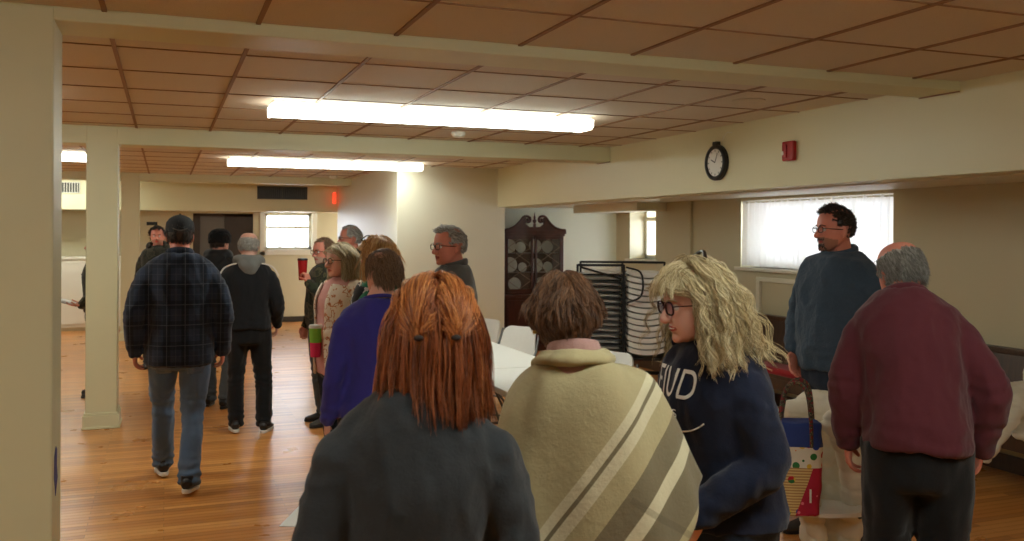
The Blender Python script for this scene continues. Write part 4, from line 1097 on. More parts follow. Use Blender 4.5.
    def beard(s, mat, n=260, full=False, L=.018):
        g = np.random.default_rng(5); mb = MB(); Mi = s.Mh; pts = []
        bv = BVHTree.FromPolygons([v.co for v in s.body.data.vertices], [tuple(p.vertices) for p in s.body.data.polygons])
        while len(pts) < n:
            x = g.uniform(-.068, .068) if full else g.uniform(-.034, .034); z = g.uniform(-.112, -.046)
            if abs(x) < .024 and -.0745 < z < -.055: continue
            if not full and z > -.07 and abs(x) < .022 and z < -.05 and False: continue
            o_ = Mi @ V3((x, .2, z)); d = (Mi.to_3x3() @ V3((0, -1, 0))).normalized(); h = bv.ray_cast(o_, d, .3)
            if h[0] is None: continue
            pts.append((h[0], (h[1]*.45+Mi.to_3x3() @ V3((x*2, .2, -1))).normalized()))
        for p, d in pts:
            q = p+d*L*g.uniform(.5, 1); V, F = loft([p-d*.002, (p+q)/2+V3(g.normal(size=3))*.001, q], [(.0014,)*2, (.0012,)*2, (.0004,)*2], 4); mb.add(V, F)
        return mb.build('beard', mat, s.root, smooth=True, fixn=False)
    def world(s, p): return (Matrix.Translation(s.root.location) @ Matrix.Rotation(s.root.rotation_euler.z, 4, 'Z')) @ V3(p)
SHOULD = [(np.array([0, -.03, -.33]), np.array([.17, .115, .12]), .5)]
print('people lib ok')
# ------------------------------------------------------------------ clothing materials
def plaid_col(t, v):
    sx = t.n('ShaderNodeSeparateXYZ'); t.l(v, sx.inputs[0]); X, Z = sx.outputs['X'], sx.outputs['Z']
    def bands(c, per, lo, hi, ph=0):
        f = t.math('FRACT', t.math('ADD', t.math('DIVIDE', c, per), 10+ph)); return t.math('MULTIPLY', t.math('GREATER_THAN', f, lo), t.math('LESS_THAN', f, hi))
    b1 = bands(X, .11, .1, .5); b2 = bands(Z, .13, .1, .5); l1 = bands(X, .11, .28, .32); l2 = bands(Z, .13, .28, .315); l3 = bands(X, .11, .78, .81); l4 = bands(Z, .13, .78, .80)
    c = t.mix(t.math('MULTIPLY', b1, .6), lin((42, 52, 70)), lin((16, 19, 26))); c = t.mix(t.math('MULTIPLY', b2, .5), c, lin((16, 20, 30)))
    ln = t.math('MAXIMUM', t.math('MAXIMUM', l1, l2), t.math('MULTIPLY', t.math('MAXIMUM', l3, l4), .5))
    return t.mix(t.math('MULTIPLY', ln, .28), c, lin((120, 126, 138)))
C_plaid = cloth('blue_plaid_flannel', (40, 50, 75), 120, .9, .15, .25, plaid_col)
def camo(c1, c2, c3, sc=7):
    def f(t, v):
        n = t.noise(v, sc, 3, .55); return t.ramp(n, [(0, lin(c1)), (.45, lin(c2)), (.52, lin(c3)), (.60, lin(c1))], 'CONSTANT')
    return f
C_camo = cloth('green_camouflage_twill', (60, 64, 44), 150, .9, .15, .2, camo((50, 54, 38), (34, 36, 28), (84, 80, 56), 12))
C_camo2 = cloth('dark_olive_camouflage_twill', (50, 50, 38), 150, .9, .15, .2, camo((46, 44, 34), (32, 32, 26), (62, 58, 44), 10))
def floral(t, v):
    n = t.noise(v, 22, 2); m = t.ramp(n, [(0, lin((226, 214, 196))), (.56, lin((196, 130, 84))), (.60, lin((150, 96, 60))), (.62, lin((226, 214, 196)))], 'CONSTANT'); return m
C_floral = cloth('cream_floral_knit', (220, 208, 190), 90, .9, .1, .2, floral)
C_pink = cloth('pale_pink_jersey', (214, 158, 152), 60, .9, .12, .2)
C_black = cloth('black_fleece', (26, 27, 30), 120, .95, .2, .2)
C_blackp = cloth('black_twill', (20, 21, 23), 160, .9, .2, .2)
C_grey = cloth('heather_grey_jersey', (120, 120, 116), 140, .95, .35, .25)
C_darkj = cloth('dark_nylon_jacket', (34, 36, 38), 60, .7, .15, .15)
C_jean = jean('blue_denim_jeans', (88, 110, 138)); C_jean2 = jean('faded_grey_denim', (84, 92, 98)); C_jeand = jean('dark_denim', (36, 48, 66))
C_violet = cloth('violet_blue_knit', (58, 56, 140), 140, .95, .15, .25)
C_gknit = cloth('grey_marl_knit', (104, 108, 108), 170, .95, .35, .3)
C_char = cloth('charcoal_knit', (54, 58, 62), 190, .95, .25, .3)
C_navy = cloth('navy_sweatshirt_fleece', (26, 32, 52), 150, .95, .2, .25)
C_bknit = cloth('slate_blue_knit', (66, 84, 102), 150, .95, .25, .9)
C_maroon = cloth('maroon_fine_knit', (86, 38, 46), 200, .9, .18, .2)
C_green = cloth('emerald_green_blouse', (24, 110, 78), 60, .6, .1, .1)
def bw(t, v):
    n = t.noise(v, 14, 2); return t.ramp(n, [(0, lin((24, 24, 26))), (.55, lin((190, 186, 180))), (.62, lin((24, 24, 26)))], 'CONSTANT')
C_bw = cloth('black_white_print_knit', (40, 40, 40), 80, .9, .1, .1, bw)
C_pinkknit = cloth('pink_rib_knit', (190, 150, 144), 120, .95, .2, .5)
def poncho_col(t, v):
    sx = t.n('ShaderNodeSeparateXYZ'); t.l(v, sx.inputs[0]); X, Z = sx.outputs['X'], sx.outputs['Z']
    d = t.math('ADD', t.math('ADD', t.math('MULTIPLY', X, .80), t.math('MULTIPLY', Z, -.62)), 1.0)   # across the diagonal bands
    e = t.math('ADD', t.math('ADD', t.math('MULTIPLY', X, .55), t.math('MULTIPLY', Z, .83)), 0)
    tan, pale, grey, dk = lin((176, 164, 126)), lin((206, 198, 166)), lin((122, 112, 88)), lin((96, 88, 70))
    # positions in d from upper left plain field to the lower right corner
    c = t.ramp(t.math('MULTIPLY', t.math('SUBTRACT', d, .20), 1.6), [(0, tan), (.155, pale), (.19, grey), (.205, pale), (.25, tan), (.33, grey), (.42, pale), (.47, grey), (.60, tan), (.66, dk), (.675, tan), (.80, grey), (.92, tan)], 'CONSTANT')
    l = t.math('MULTIPLY', t.math('GREATER_THAN', t.math('FRACT', t.math('MULTIPLY', e, 4.2)), .94), .35)
    l = t.math('MULTIPLY', l, t.math('GREATER_THAN', d, .42))
    return t.mix(l, c, dk)
C_poncho = cloth('tan_plaid_wool', (176, 164, 126), 130, .95, .12, .3, poncho_col)
S_black = simple('black_shoe_leather', (26, 26, 28), .5); S_white = simple('white_rubber_sole', (215, 212, 205), .6); S_brown = simple('dark_brown_suede', (56, 48, 42), .8)
H_grey = mk_hair('grey_hair', (92, 88, 82), (140, 136, 128), (190, 188, 182)); H_white = mk_hair('silver_hair', (110, 106, 98), (168, 164, 156), (214, 212, 206))
H_brown = mk_hair('brown_hair', (62, 39, 25), (110, 74, 46), (160, 115, 77)); H_dark = mk_hair('dark_brown_hair', (26, 20, 16), (44, 34, 28), (66, 52, 42))
H_mid = mk_hair('light_brown_hair', (92, 68, 50), (134, 104, 78), (164, 136, 106))
H_red = mk_hair('copper_red_hair', (130, 66, 30), (200, 120, 60), (236, 168, 100), .36); H_redd = mk_hair('auburn_hair', (92, 46, 26), (154, 84, 46), (206, 130, 78), .4)
H_blond = mk_hair('ash_blonde_hair', (146, 124, 86), (212, 194, 148), (242, 230, 196)); H_ablond = mk_hair('dull_blonde_hair', (136, 118, 84), (190, 170, 130), (222, 208, 174))
H_gold = mk_hair('golden_blonde_hair', (180, 124, 62), (224, 176, 106), (242, 212, 152))
G_black = simple('black_acetate', (18, 18, 20), .2); G_metal = simple('dark_wire', (60, 56, 52), .3, .8)
def away(px, d=1): return -math.atan2(gp(px, 1).x, gp(px, 1).y)
def fig(label, px, d, rel, **kw):
    """rel: degrees turned left (ccw) from facing straight away from the viewer"""
    q = gp(px, d); return Fig(label, q.x, q.y, away(px)+R(rel), **kw)
ONLY = globals().get('ONLY', None)
# 1 ---- plaid shirt, black cap, walking away
f = fig('person in a dark blue plaid flannel shirt, jeans and black cap, walking away', 180, 5.95, 0, h=1.79, w=1.09, dp=1.08, lean=3, vox=.005, skin=SKIN2,
        joints={'anl': (-.10, .34, .10), 'knl': (-.105, .22, .51), 'anr': (.055, -.18, .095), 'knr': (.085, .0, .49), 'ell': (-.265, -.06, 1.13), 'wrl': (-.265, .03, .885), 'elr': (.265, -.05, 1.13), 'wrr': (.265, .05, .875)})
f.top(C_plaid, hem=.80, add=.022, name='flannel_shirt', fold=.008, sl=(.070, .068, .064, .058, .050))
f.collar(C_plaid, r=.012, h=.05, z=1.495, rx=.080, ry=.078)
f.pants(C_jean, 'jeans'); f.shoes(S_black, S_white, yaw=(6, -12), pitch=(0, 5))
grow_hair('hair', f.Mh, f.root, H_dark, 300, 6, L=.018, steps=3, r=.0012, vol=.003, flow=flow_short(0, -.2, -1), region=reg(low=-.62), seed=2, capgrow=.003)
cap = MB(); V, F = loft([f.Mh @ V3((0, .0, z)) for z in (.022, .05, .085, .112, .130, .136)], [(.090, .114), (.091, .113), (.086, .104), (.066, .08), (.035, .042), (.006, .008)], 32, side=f.Mh.to_3x3() @ V3((1, 0, 0))); cap.add(V, F)
c_ = cap.build('cap', simple('black_cap_cotton', (24, 24, 26), .85, var=.2, nscale=200), f.root, smooth=True)
vis = [(x, .085+.075*math.sqrt(max(0, 1-(x/.078)**2))) for x in np.linspace(-.078, .078, 17)]+[(x, .07) for x in np.linspace(.078, -.078, 9)]
b = MB().prism(vis, .020, .026, axis='z'); b.v = [tuple(f.Mh @ V3(v)) for v in b.v]; b.build('visor', bpy.data.materials['black_cap_cotton'], c_)
V, F = loft([f.Mh @ V3((x, -.112+.0*abs(x), .045-.012*(1-(x/.04)**2))) for x in np.linspace(-.045, .045, 9)], [(.004, .004)]*9, 6); MB().add(V, F).build('stitching', simple('grey_thread', (96, 92, 88), .8), c_, smooth=True)
V, F = loft([f.Mh @ V3((0, 0, .137)), f.Mh @ V3((0, 0, .143))], [(.008, .008), (.005, .005)], 10); MB().add(V, F).build('top_button', bpy.data.materials['black_cap_cotton'], c_)
for sg in (-1, 1):   # back pockets
    pk = MB(); bv = BVHTree.FromPolygons([v.co for v in f.pan.data.vertices], [tuple(p.vertices) for p in f.pan.data.polygons]); g_ = []
    for j in range(7):
        for i in range(7):
            x = sg*.095+(-.055+.11*i/6)*(1 if j > 1 else .85); z = .76+.13*j/6; hh = bv.ray_cast(V3((x, -.5, z)), V3((0, 1, 0)), 1); g_.append((hh[0] if hh[0] else V3((x, -.12, z)))+V3((0, -.004, 0)))
    pk.add(g_, [(j*7+i, j*7+i+1, j*7+i+8, j*7+i+7) for j in range(6) for i in range(6)]); po = pk.build('back_pocket', C_jean, f.root, smooth=True); so_ = po.modifiers.new('s', 'SOLIDIFY'); so_.thickness = .003; po.parent = f.pan
# 2 ---- black jacket with grey hood
f = fig('balding person in a black jacket with grey hood and black trousers, seen from behind', 249, 7.62, 2, h=1.68, w=.98, dp=1.1, vox=.0065, skin=SKIN3, head=(-14, 0, 0),
        joints={'anl': (-.11, .0, .10), 'anr': (.14, -.03, .085), 'knr': (.13, .03, .49), 'ell': (-.23, -.06, 1.13), 'wrl': (-.21, .08, .92), 'elr': (.245, -.06, 1.13), 'wrr': (.245, .10, .93)})
f.top(C_black, hem=.88, add=.02, name='jacket', sl=(.070, .068, .062, .056, .046)); f.pants(C_blackp, r=(.10, .088, .075, .07, .066)); f.shoes(S_black, S_white, yaw=(4, -18))
def hood(f, mat, big=1.0):
    k = f.k; mb = MB(); U = f.U
    P = [(-.085, .075, 1.475), (-.105, .02, 1.49), (-.085, -.06, 1.50), (0, -.10, 1.49), (.085, -.06, 1.50), (.105, .02, 1.49), (.085, .075, 1.475)]
    V, F = loft([U @ (V3(p)*k) for p in cr(P, 20)], cr([(.02, .03), (.032, .042), (.04, .05), (.048, .06), (.04, .05), (.032, .042), (.02, .03)], 20)*k*big, 14, cap=.7); mb.add(V, F)
    P = [(0, -.085, 1.52), (0, -.12, 1.46), (0, -.13, 1.39)]
    V, F = loft([U @ (V3(p)*k) for p in cr(P, 8)], cr([(.07, .04), (.095, .045), (.05, .02)], 8)*k*big, 16, side=(1, 0, 0), cap=.7); mb.add(V, F)
    return remesh(mb, .009, 4, 'hood', mat, f.root, lambda co, no: co+no*(nz(co, 16, 3.)*.008)[:, None])
hood(f, C_grey)
for sg in (-1, 1): MB().tube(cr([tuple(f.U @ (V3(p)*f.k)) for p in ((sg*.09, -.085, 1.475), (sg*.15, -.075, 1.462), (sg*.21, -.05, 1.43), (sg*.25, -.05, 1.36))], 10), .007, 6).build('shoulder_stripe', S_white, f.root, smooth=True)
grow_hair('hair', f.Mh, f.root, H_white, 300, 6, L=.014, steps=3, r=.0012, vol=.002, flow=flow_short(0, -.2, -1), region=reg_bald(.45), seed=3, capgrow=.0025)
f.glasses(G_metal, lens=False)
# 3 ---- beanie
f = fig('person in a dark coat and black knit beanie, turned away by the far door', 219, 8.75, -18, h=1.70, w=1.1, dp=1.15, vox=.0075, head=(-22, 0, 0), joints={'anl': (-.10, .02, .085), 'anr': (.10, -.10, .085)})
f.top(C_darkj, hem=.72, add=.03, name='coat', sl=(.072, .072, .068, .062, .052), fold=.01); hood(f, C_darkj, 1.1); f.pants(C_jean2, 'jeans'); f.shoes(S_black, S_black)
mb = MB(); V, F = loft([f.Mh @ V3((0, -.002, z)) for z in (-.005, .03, .075, .115, .135, .142)], [(.094, .116), (.099, .121), (.097, .118), (.075, .09), (.04, .05), (.008, .01)], 30, side=f.Mh.to_3x3() @ V3((1, 0, 0))); mb.add(V, F)
remesh(mb, .006, 2, 'beanie', cloth('black_rib_knit', (20, 20, 22), 200, .98, .3, .8), f.root, lambda co, no: co+no*(nz(co, 60, 1.)*.006)[:, None])
grow_hair('hair', f.Mh, f.root, H_dark, 150, 6, L=.02, steps=3, r=.0012, vol=.003, flow=flow_short(0, -.2, -1), region=reg(low=-.62), seed=2)
# 4 ---- facing us, far
f = fig('bearded person in a dark camouflage hooded jacket, facing the viewer across the hall', 158, 11.2, 172, h=1.75, w=.92, dp=1.1, vox=.0075, face=STUB, skin=SKIN2)
f.top(C_camo2, hem=.80, add=.025, name='jacket', sl=(.070, .070, .066, .06, .05)); hood(f, C_camo2, 1.1); f.pants(C_jeand, 'jeans'); f.shoes(S_brown, S_black)
grow_hair('hair', f.Mh, f.root, H_dark, 320, 7, L=.05, steps=4, r=.0014, vol=.008, flow=flow_short(.2, .6, -.3, .1), region=reg(ear=True), seed=2, start_out=.8); f.brows(H_dark)
# 5 ---- hidden behind the second column
f = fig('person in a grey green shirt mostly hidden behind the white column, holding papers', 99, 9.3, 90, h=1.66, w=.95, dp=1.05, vox=.0075, joints={'ell': (-.2, .02, 1.12), 'wrl': (-.13, .17, .98), 'elr': (.2, .02, 1.12), 'wrr': (.13, .17, .98)},
        hands=(((.1, 1, .0), (0, 0, 1), (-1, 0, 0), .3), ((-.1, 1, .0), (0, 0, 1), (1, 0, 0), .3)))
f.top(C_camo, hem=.85, add=.02, name='jacket'); f.pants(C_jean2, 'jeans'); f.shoes(S_brown, S_black)
grow_hair('hair', f.Mh, f.root, H_dark, 200, 6, L=.04, steps=4, r=.0013, vol=.008, flow=flow_short(), region=reg(), seed=2)
wp = f.world((0, .31, .955)); pb = empty('paper_binder', wp, f.root.rotation_euler.z, 'open binder of white papers held out beside the second white column', 'papers')
b4 = MB().box(-.15, -.11, .0, .15, .13, .006, M4=Matrix.Rotation(R(18), 4, 'X')); b4.build('cover', M['black'], pb)
MB().box(-.14, -.10, .007, .14, .12, .022, M4=Matrix.Rotation(R(18), 4, 'X')).build('sheets', M['chairwhite'], pb)
# 6 ---- camo shirt, mug
f = fig('person in a green camouflage jacket and jeans raising a travel mug', 326, 8.0, 116, h=1.63, w=1.05, dp=1.1, vox=.0055, skin=SKIN2, face=STUBG, belly=.03, head=(8, 2, 0),
        joints={'ell': (-.235, .10, 1.14), 'wrl': (-.06, .20, 1.33), 'elr': (.245, -.03, 1.13), 'wrr': (.24, .09, .90), 'anl': (-.12, .04, .085), 'anr': (.13, -.05, .085)},
        hands=(((.35, .15, .9), (.8, .5, -.1), (-.1, .6, .5), .85), 'relaxed'))
f.top(C_camo, hem=.82, add=.018, name='jacket'); f.collar(C_camo, h=.04); f.pants(C_jean2, 'jeans'); f.shoes(S_brown, S_black)
grow_hair('hair', f.Mh, f.root, H_mid, 330, 7, L=.035, steps=4, r=.0013, vol=.008, flow=flow_short(0, -.5, -.7), region=reg(top=.66, ear=True), seed=5); f.glasses(G_metal); f.brows(H_mid)
def mug(name, loc, r, h, mats, label, lidc):
    m = empty(name, loc, 0, label, 'drink tumbler')
    V, F = loft([(0, 0, 0), (0, 0, .003), (0, 0, h*.45)], [(r*.72, r*.72), (r*.76, r*.76), (r*.88, r*.88)], 24); MB().add(V, F).build('lower_body', mats[0], m, smooth=True)
    V, F = loft([(0, 0, h*.45), (0, 0, h*.9)], [(r*.88, r*.88), (r, r)], 24); MB().add(V, F).build('upper_body', mats[1], m, smooth=True)
    V, F = loft([(0, 0, h*.9), (0, 0, h*.95), (0, 0, h)], [(r*1.06, r*1.06), (r*1.06, r*1.06), (r*.95, r*.95)], 24); MB().add(V, F).build('lid', lidc, m, smooth=True)
    return m
hw_ = f.J['wrl']+V3((.35, .15, .9)).normalized()*.075+V3((.045, .03, .02))
mug('travel_mug', f.world(hw_-V3((-.03, .03, .07))), .042, .19, (M['red'], M['red']), 'red travel mug with black lid raised by the person in camouflage', M['black'])
# 7 ---- pink top, floral cardigan
f = fig('blonde person in glasses, pink top and cream floral cardigan, holding a tumbler', 343, 6.1, 122, h=1.61, w=1.08, dp=1.22, female=True, vox=.005, skin=SKIN3, head=(0, 0, 0), belly=.03,
        joints={'ell': (-.225, .02, 1.13), 'wrl': (-.06, .17, 1.10), 'elr': (.225, .0, 1.12), 'wrr': (.07, .17, 1.115)},
        hands=(((.8, .5, -.15), (.2, -.6, -.5), (0, .2, 1), .55), ((-.9, .45, -.15), (.2, -.6, -.3), (0, .2, 1), .55)))
f.top(C_pink, hem=.72, add=.012, name='pink_top', sl=(.055, .05, .045, .04, .03))
def cardi(mb): pass
k = f.k; mb = MB(); T = f.torso(1.0, .024, .78, 1.45)
V, F = loft(T[0], T[1], 40, side=f.U.to_3x3() @ V3((1, 0, 0)))
nr = len(T[0]); Fo = [q for q in F if len(q) == 4 and not all(abs(V[i].x) < .075*k and V[i].y > 0 for i in q)]
cm = MB().add(V, Fo); cdn = cm.build('cardigan', C_floral, f.root, smooth=True, fixn=False); sd = cdn.modifiers.new('s', 'SOLIDIFY'); sd.thickness = .010; sd.offset = 1
mb = MB()
for n in 'lr':
    a, b, c = f.J['sh'+n], f.J['el'+n], f.J['wr'+n]; V, F = loft(cr([tuple(a+(f.nb-a)*.3-V3((0, 0, .02))), tuple(a), tuple((a+b)/2), tuple(b), tuple((b+c)/2), tuple(c)], 20), cr([(.07,)*2, (.079,)*2, (.070,)*2, (.064,)*2, (.058,)*2, (.046,)*2], 20)*k, 18, cap=.4); mb.add(V, F)
    remesh(mb, .011, 4, 'cardigan_sleeve', C_floral, f.root, lambda co, no: co+no*(nz(co, (14, 14, 9), 3.)*.012)[:, None]); mb = MB()
f.pants(C_jeand); f.shoes(S_black, S_black)
f.glasses(G_metal, .024, .018); f.brows(H_ablond)
grow_hair('hair', f.Mh, f.root, H_ablond, 420, 9, L=.33, steps=14, r=.0012, vol=.013, spread=.007, flow=flow_down(.6, .25), region=reg(front=.45, top=.66), bodyell=SHOULD, curl=.005, freq=2, seed=7, clump=.5, facex=.070, zcut=-.26)
tw = f.world(V3((.0, .222, 1.0))*k); m = mug('drink_tumbler', tw-V3((0, 0, .06)), .043, .21, (simple('hot_pink_sleeve', (226, 44, 104), .5, var=.04), simple('lime_green_sleeve', (130, 190, 60), .5, var=.04)), 'lime green and hot pink tumbler held by the person in the floral cardigan', S_white)
# 8 ---- tall grey bearded at the back
f = fig('grey haired bearded person in glasses and a dark jacket by the projecting wall', 352, 9.0, 100, h=1.75, w=1.05, dp=1.1, vox=.006, skin=SKIN2, face=STUBG)
f.top(C_darkj, hem=.82, add=.02, name='jacket'); f.collar(C_darkj, h=.05, r=.016); f.pants(C_jeand, 'jeans'); f.shoes(S_black, S_black); f.glasses(G_black); f.brows(H_white)
grow_hair('hair', f.Mh, f.root, H_white, 330, 7, L=.035, steps=4, r=.0014, vol=.009, flow=flow_short(0, -.6, -.5), region=reg(top=.72, ear=True), seed=5); f.beard(H_white, 240, True)
# 9 ---- golden blonde with sunglasses on head
f = fig('golden blonde person in a green top with sunglasses pushed up on the head', 381, 5.5, 58, h=1.66, w=1.0, dp=1.1, female=True, vox=.006)
f.top(C_green, hem=.85, add=.012, name='blouse'); f.pants(C_blackp); f.shoes(S_black, S_black)
T = f.torso(1.0, .026, .95, 1.46); V, F = loft(T[0], T[1], 36, side=(1, 0, 0)); Fo = [q for q in F if len(q) == 4 and not all(abs(V[i].x) < .08 and V[i].y > 0 for i in q)]
vs = MB().add(V, Fo).build('vest', C_bw, f.root, smooth=True, fixn=False); sd = vs.modifiers.new('s', 'SOLIDIFY'); sd.thickness = .008; sd.offset = 1
grow_hair('hair', f.Mh, f.root, H_gold, 420, 9, L=.26, steps=13, r=.0012, vol=.013, spread=.007, flow=flow_down(.5, .08), region=reg(front=.5, top=.66), bodyell=SHOULD, curl=.004, freq=2, seed=9, clump=.5, facex=.072, zcut=-.20)
Mo = f.Mh.copy(); f.Mh = Mo @ Matrix.Translation((0, -.008, .030)) @ Matrix.Rotation(R(50), 4, 'X') @ Matrix.Scale(1.12, 4); gl = f.glasses(G_black, .027, .022, False, .003); gl.name = 'sunglasses'; f.Mh = Mo
# 10 --- violet blue sweater
f = fig('short haired person in a violet blue sweater, seen from behind left of centre', 377, 4.3, 18, h=1.60, w=1.06, dp=1.18, vox=.0055, head=(10, 0, 0), headoff=(.045, .01, 0), female=True, skin=SKIN3)
f.top(C_violet, hem=.84, add=.014, name='sweater'); f.collar(C_violet, h=.02, r=.008, z=1.495); f.pants(C_blackp); f.shoes(S_black, S_black)
grow_hair('hair', f.Mh, f.root, H_mid, 600, 10, L=.045, steps=5, r=.0010, vol=.006, spread=.006, flow=flow_short(0, -.5, -.9), region=reg(low=-.66, ear=True), seed=11)
# 11 --- grey man
f = fig('grey haired person in glasses and a grey quarter zip, standing by the block wall', 453, 5.6, 90, h=1.725, w=1.04, dp=1.12, vox=.0045, skin=SKIN2, head=(30, 1, 0), nose=1.15, jaw=1.12)
f.top(C_gknit, hem=.86, add=.014, name='pullover'); f.collar(C_gknit, h=.05, r=.012, z=1.50); f.pants(C_jeand, 'jeans'); f.shoes(S_brown, S_black); f.glasses(G_black, .025, .017); f.brows(H_grey)
grow_hair('hair', f.Mh, f.root, H_white, 560, 9, L=.045, steps=5, r=.0011, vol=.007, spread=.006, flow=flow_short(.3, -.6, -.45), region=reg(top=.66, ear=True), seed=12, lenfn=lambda d: .02+.03*np.clip(d[:, 2], 0, 1))
grow_hair('fringe', f.Mh, f.root, H_white, 160, 9, L=.05, steps=6, r=.0011, vol=.014, spread=.006, flow=flow_short(.7, -.1, .0), region=lambda d: (d[:, 1] > .25) & (d[:, 2] > .62), seed=13, cap=False, start_out=.8)
# 12 --- red hair
f = fig('red haired person in a charcoal sweater, nearest the viewer, seen from behind', 418, 1.86, 4, h=1.59, w=1.0, dp=1.1, female=True, vox=.0065, headoff=(.040, .0, .0), head=(-2, 0, 0), hs=.955)
f.top(C_char, hem=.86, add=.014, name='sweater', sl=(.072, .070, .064, .056, .042), fold=.010, vox=.009); f.collar(C_char, h=.02, r=.009, z=1.485); f.pants(C_blackp); f.shoes(S_black, S_black)
SH2 = [(np.array([-.04, .02, -.30]), np.array([.16, .10, .11]), .4)]
def fl_half(P, t, root, down):
    tx = np.sign(root[:, 0]+1e-6)*.040; tgt = np.stack([tx, np.full(len(P), -.118), np.full(len(P), .004)], 1); v = tgt-P
    dist = np.linalg.norm(v, axis=1)[:, None]; w = v/(dist+1e-6); return np.where(dist > .02, w, down[None, :])
def reg_up(d): return (d[:, 2] > .02) & ~((d[:, 1] > .42) & (d[:, 2] < .5))
grow_hair('hair', f.Mh, f.root, H_redd, 620, 12, L=.235, steps=14, r=.0010, vol=.012, spread=.008, flow=flow_down(.3, .10), region=reg(low=-.75), bodyell=SH2, curl=.004, freq=1.2, seed=21, clump=.35, jit=.05, zcut=-.19, lenfn=lambda d: .155+.13*np.clip(d[:, 2]+.5, 0, 1.3))
grow_hair('hair_sides', f.Mh, f.root, H_red, 300, 12, L=.3, steps=14, r=.0010, vol=.012, spread=.007, flow=flow_down(.3, -.02), region=lambda d: (np.abs(d[:, 0]) > .55) & (d[:, 2] > -.1) & (d[:, 1] < .5), bodyell=SH2, curl=.005, freq=1.0, seed=22, clump=.3, jit=.04, zcut=-.19, cap=False, lenfn=lambda d: .215+.10*np.clip(d[:, 2]+.1, 0, 1))
hl = lambda d: .02+np.linalg.norm(np.stack([d[:, 0]*.08-np.sign(d[:, 0])*.04, (d[:, 1]+1)*.11, d[:, 2]*.10], 1), axis=1)*1.12
grow_hair('hair_pulled_back', f.Mh, f.root, H_red, 520, 12, L=.2, steps=14, r=.0010, vol=.020, spread=.007, flow=fl_half, region=reg_up, seed=23, clump=.35, jit=.03, cap=False, lenfn=hl, stiff=.7, start_out=.1, body=False)
for sg in (-1, 1):
    tl = lambda P, t, root, down: np.repeat(down[None, :], len(P), 0)
    tc_ = np.array([sg*.040, -.128, .0])
    rd = lambda d, c=tc_: np.linalg.norm(HC+d*HR-c, axis=1) < .028
    grow_hair('hair_tail', f.Mh, f.root, H_red, 60, 12, L=.20, steps=14, r=.0011, vol=.020, spread=.009, flow=tl, region=rd, seed=24+sg, clump=.1, jit=.06, cap=False, curl=.004, freq=1.2, bodyell=SH2, start_out=.9, zcut=-.185)
    V, F = ellip((sg*.040, -.127, .006), (.011, .008, .007), 12, 8, f.Mh); MB().add(V, F).build('hair_tie', simple('dark_brown_elastic', (40, 26, 20), .7), f.root, smooth=True)
# 13 --- poncho
f = fig('short brown haired person in a tan plaid wool poncho, seen from behind', 584, 2.25, 2, h=1.608, w=.90, dp=1.1, female=True, vox=.006, side=-3, headoff=(-.022, .01, -.012), head=(10, 4, 0), hs=.90, skin=SKIN3,
        joints={'ell': (-.20, .0, 1.14), 'wrl': (-.13, .16, 1.03), 'elr': (.20, .02, 1.12), 'wrr': (.14, .14, .95)})
f.top(C_pinkknit, hem=.86, add=.006, name='pink_sweater', neck=1.5, sl=(.06, .055, .05, .045, .034)); f.collar(C_pinkknit, h=.06, r=.010, z=1.505, rx=.066, ry=.066); f.pants(C_blackp); f.shoes(S_black, S_black)
k = f.k; mb = MB()
def pr(a, z):
    """poncho outline radius at angle a (0 = right, -90 = back), height z"""
    return 0
rings = []
for z, rx, ry in ((1.490, .084, .080), (1.468, .122, .100), (1.435, .158, .122), (1.39, .192, .140), (1.32, .218, .156), (1.22, .242, .170), (1.12, .266, .183), (1.04, .284, .193), (.96, .300, .2), (.88, .315, .205)):
    rings.append((z, rx, ry))
rr = cr(rings, 26); V = []; sg_ = 56
for (z, rx, ry) in rr:
    for i in range(sg_):
        a = 2*PI*i/sg_; c, n = math.cos(a), math.sin(a); p = 2.3; q = (abs(c)**p+abs(n)**p)**(-1/p)
        dn = max(0, 1.490-z)/.6
        # hem climbs toward the right front, hangs low at the back
        lift = .28*max(0, math.cos(a-R(8)))**2*dn; wave = 1+.035*dn*math.sin(6*a+1)+.02*dn*math.sin(11*a)
        V.append(f.U @ (V3((rx*c*q*wave, -.012+ry*n*q*wave, z+lift))*k))
F = [(j*sg_+i, j*sg_+(i+1) % sg_, (j+1)*sg_+(i+1) % sg_, (j+1)*sg_+i) for j in range(25) for i in range(sg_)]
pm = MB().add(V, F); po = pm.build('poncho', C_poncho, f.root, smooth=True, fixn=False)
me = po.data; co = np.array([v.co for v in me.vertices]); no = np.array([v.normal for v in me.vertices]); co = co+no*(nz(co, (9, 9, 3), 4.)*.020+(.3-np.abs(nz(co, (14, 14, 4), 9.)))*.010)[:, None]; me.vertices.foreach_set('co', co.astype('f').ravel())
ss = po.modifiers.new('sub', 'SUBSURF'); ss.levels = 1; ss.render_levels = 1; sd = po.modifiers.new('s', 'SOLIDIFY'); sd.thickness = .008; sd.offset = 1
mb = MB()
for (zz, rx, ry, r_, tl) in ((1.500, .080, .078, .012, 12), (1.480, .098, .094, .014, 16)):
    P = []
    for i in range(40):
        a = 2*PI*i/40; P.append(f.U @ (V3((rx*math.cos(a), -.012+ry*math.sin(a), zz-math.sin(a)*math.tan(R(tl))*.09+.006*math.sin(2*a+1)))*k))
    V, F = loft(P, [(r_*1.25, r_)]*40, 12, closed=True); mb.add(V, F)
remesh(mb, .007, 3, 'poncho_cowl', cloth('tan_wool', (182, 170, 130), 130, .95, .12, .3), f.root, lambda co, no: co+no*(nz(co, 20, 3.)*.006)[:, None])
MB().cyl(f.Mh @ V3((-.084, .0, -.042)), f.Mh @ V3((-.084, .0, -.052)), .006).build('earring', simple('gold_metal', (200, 160, 80), .3, .9), f.root, smooth=True)
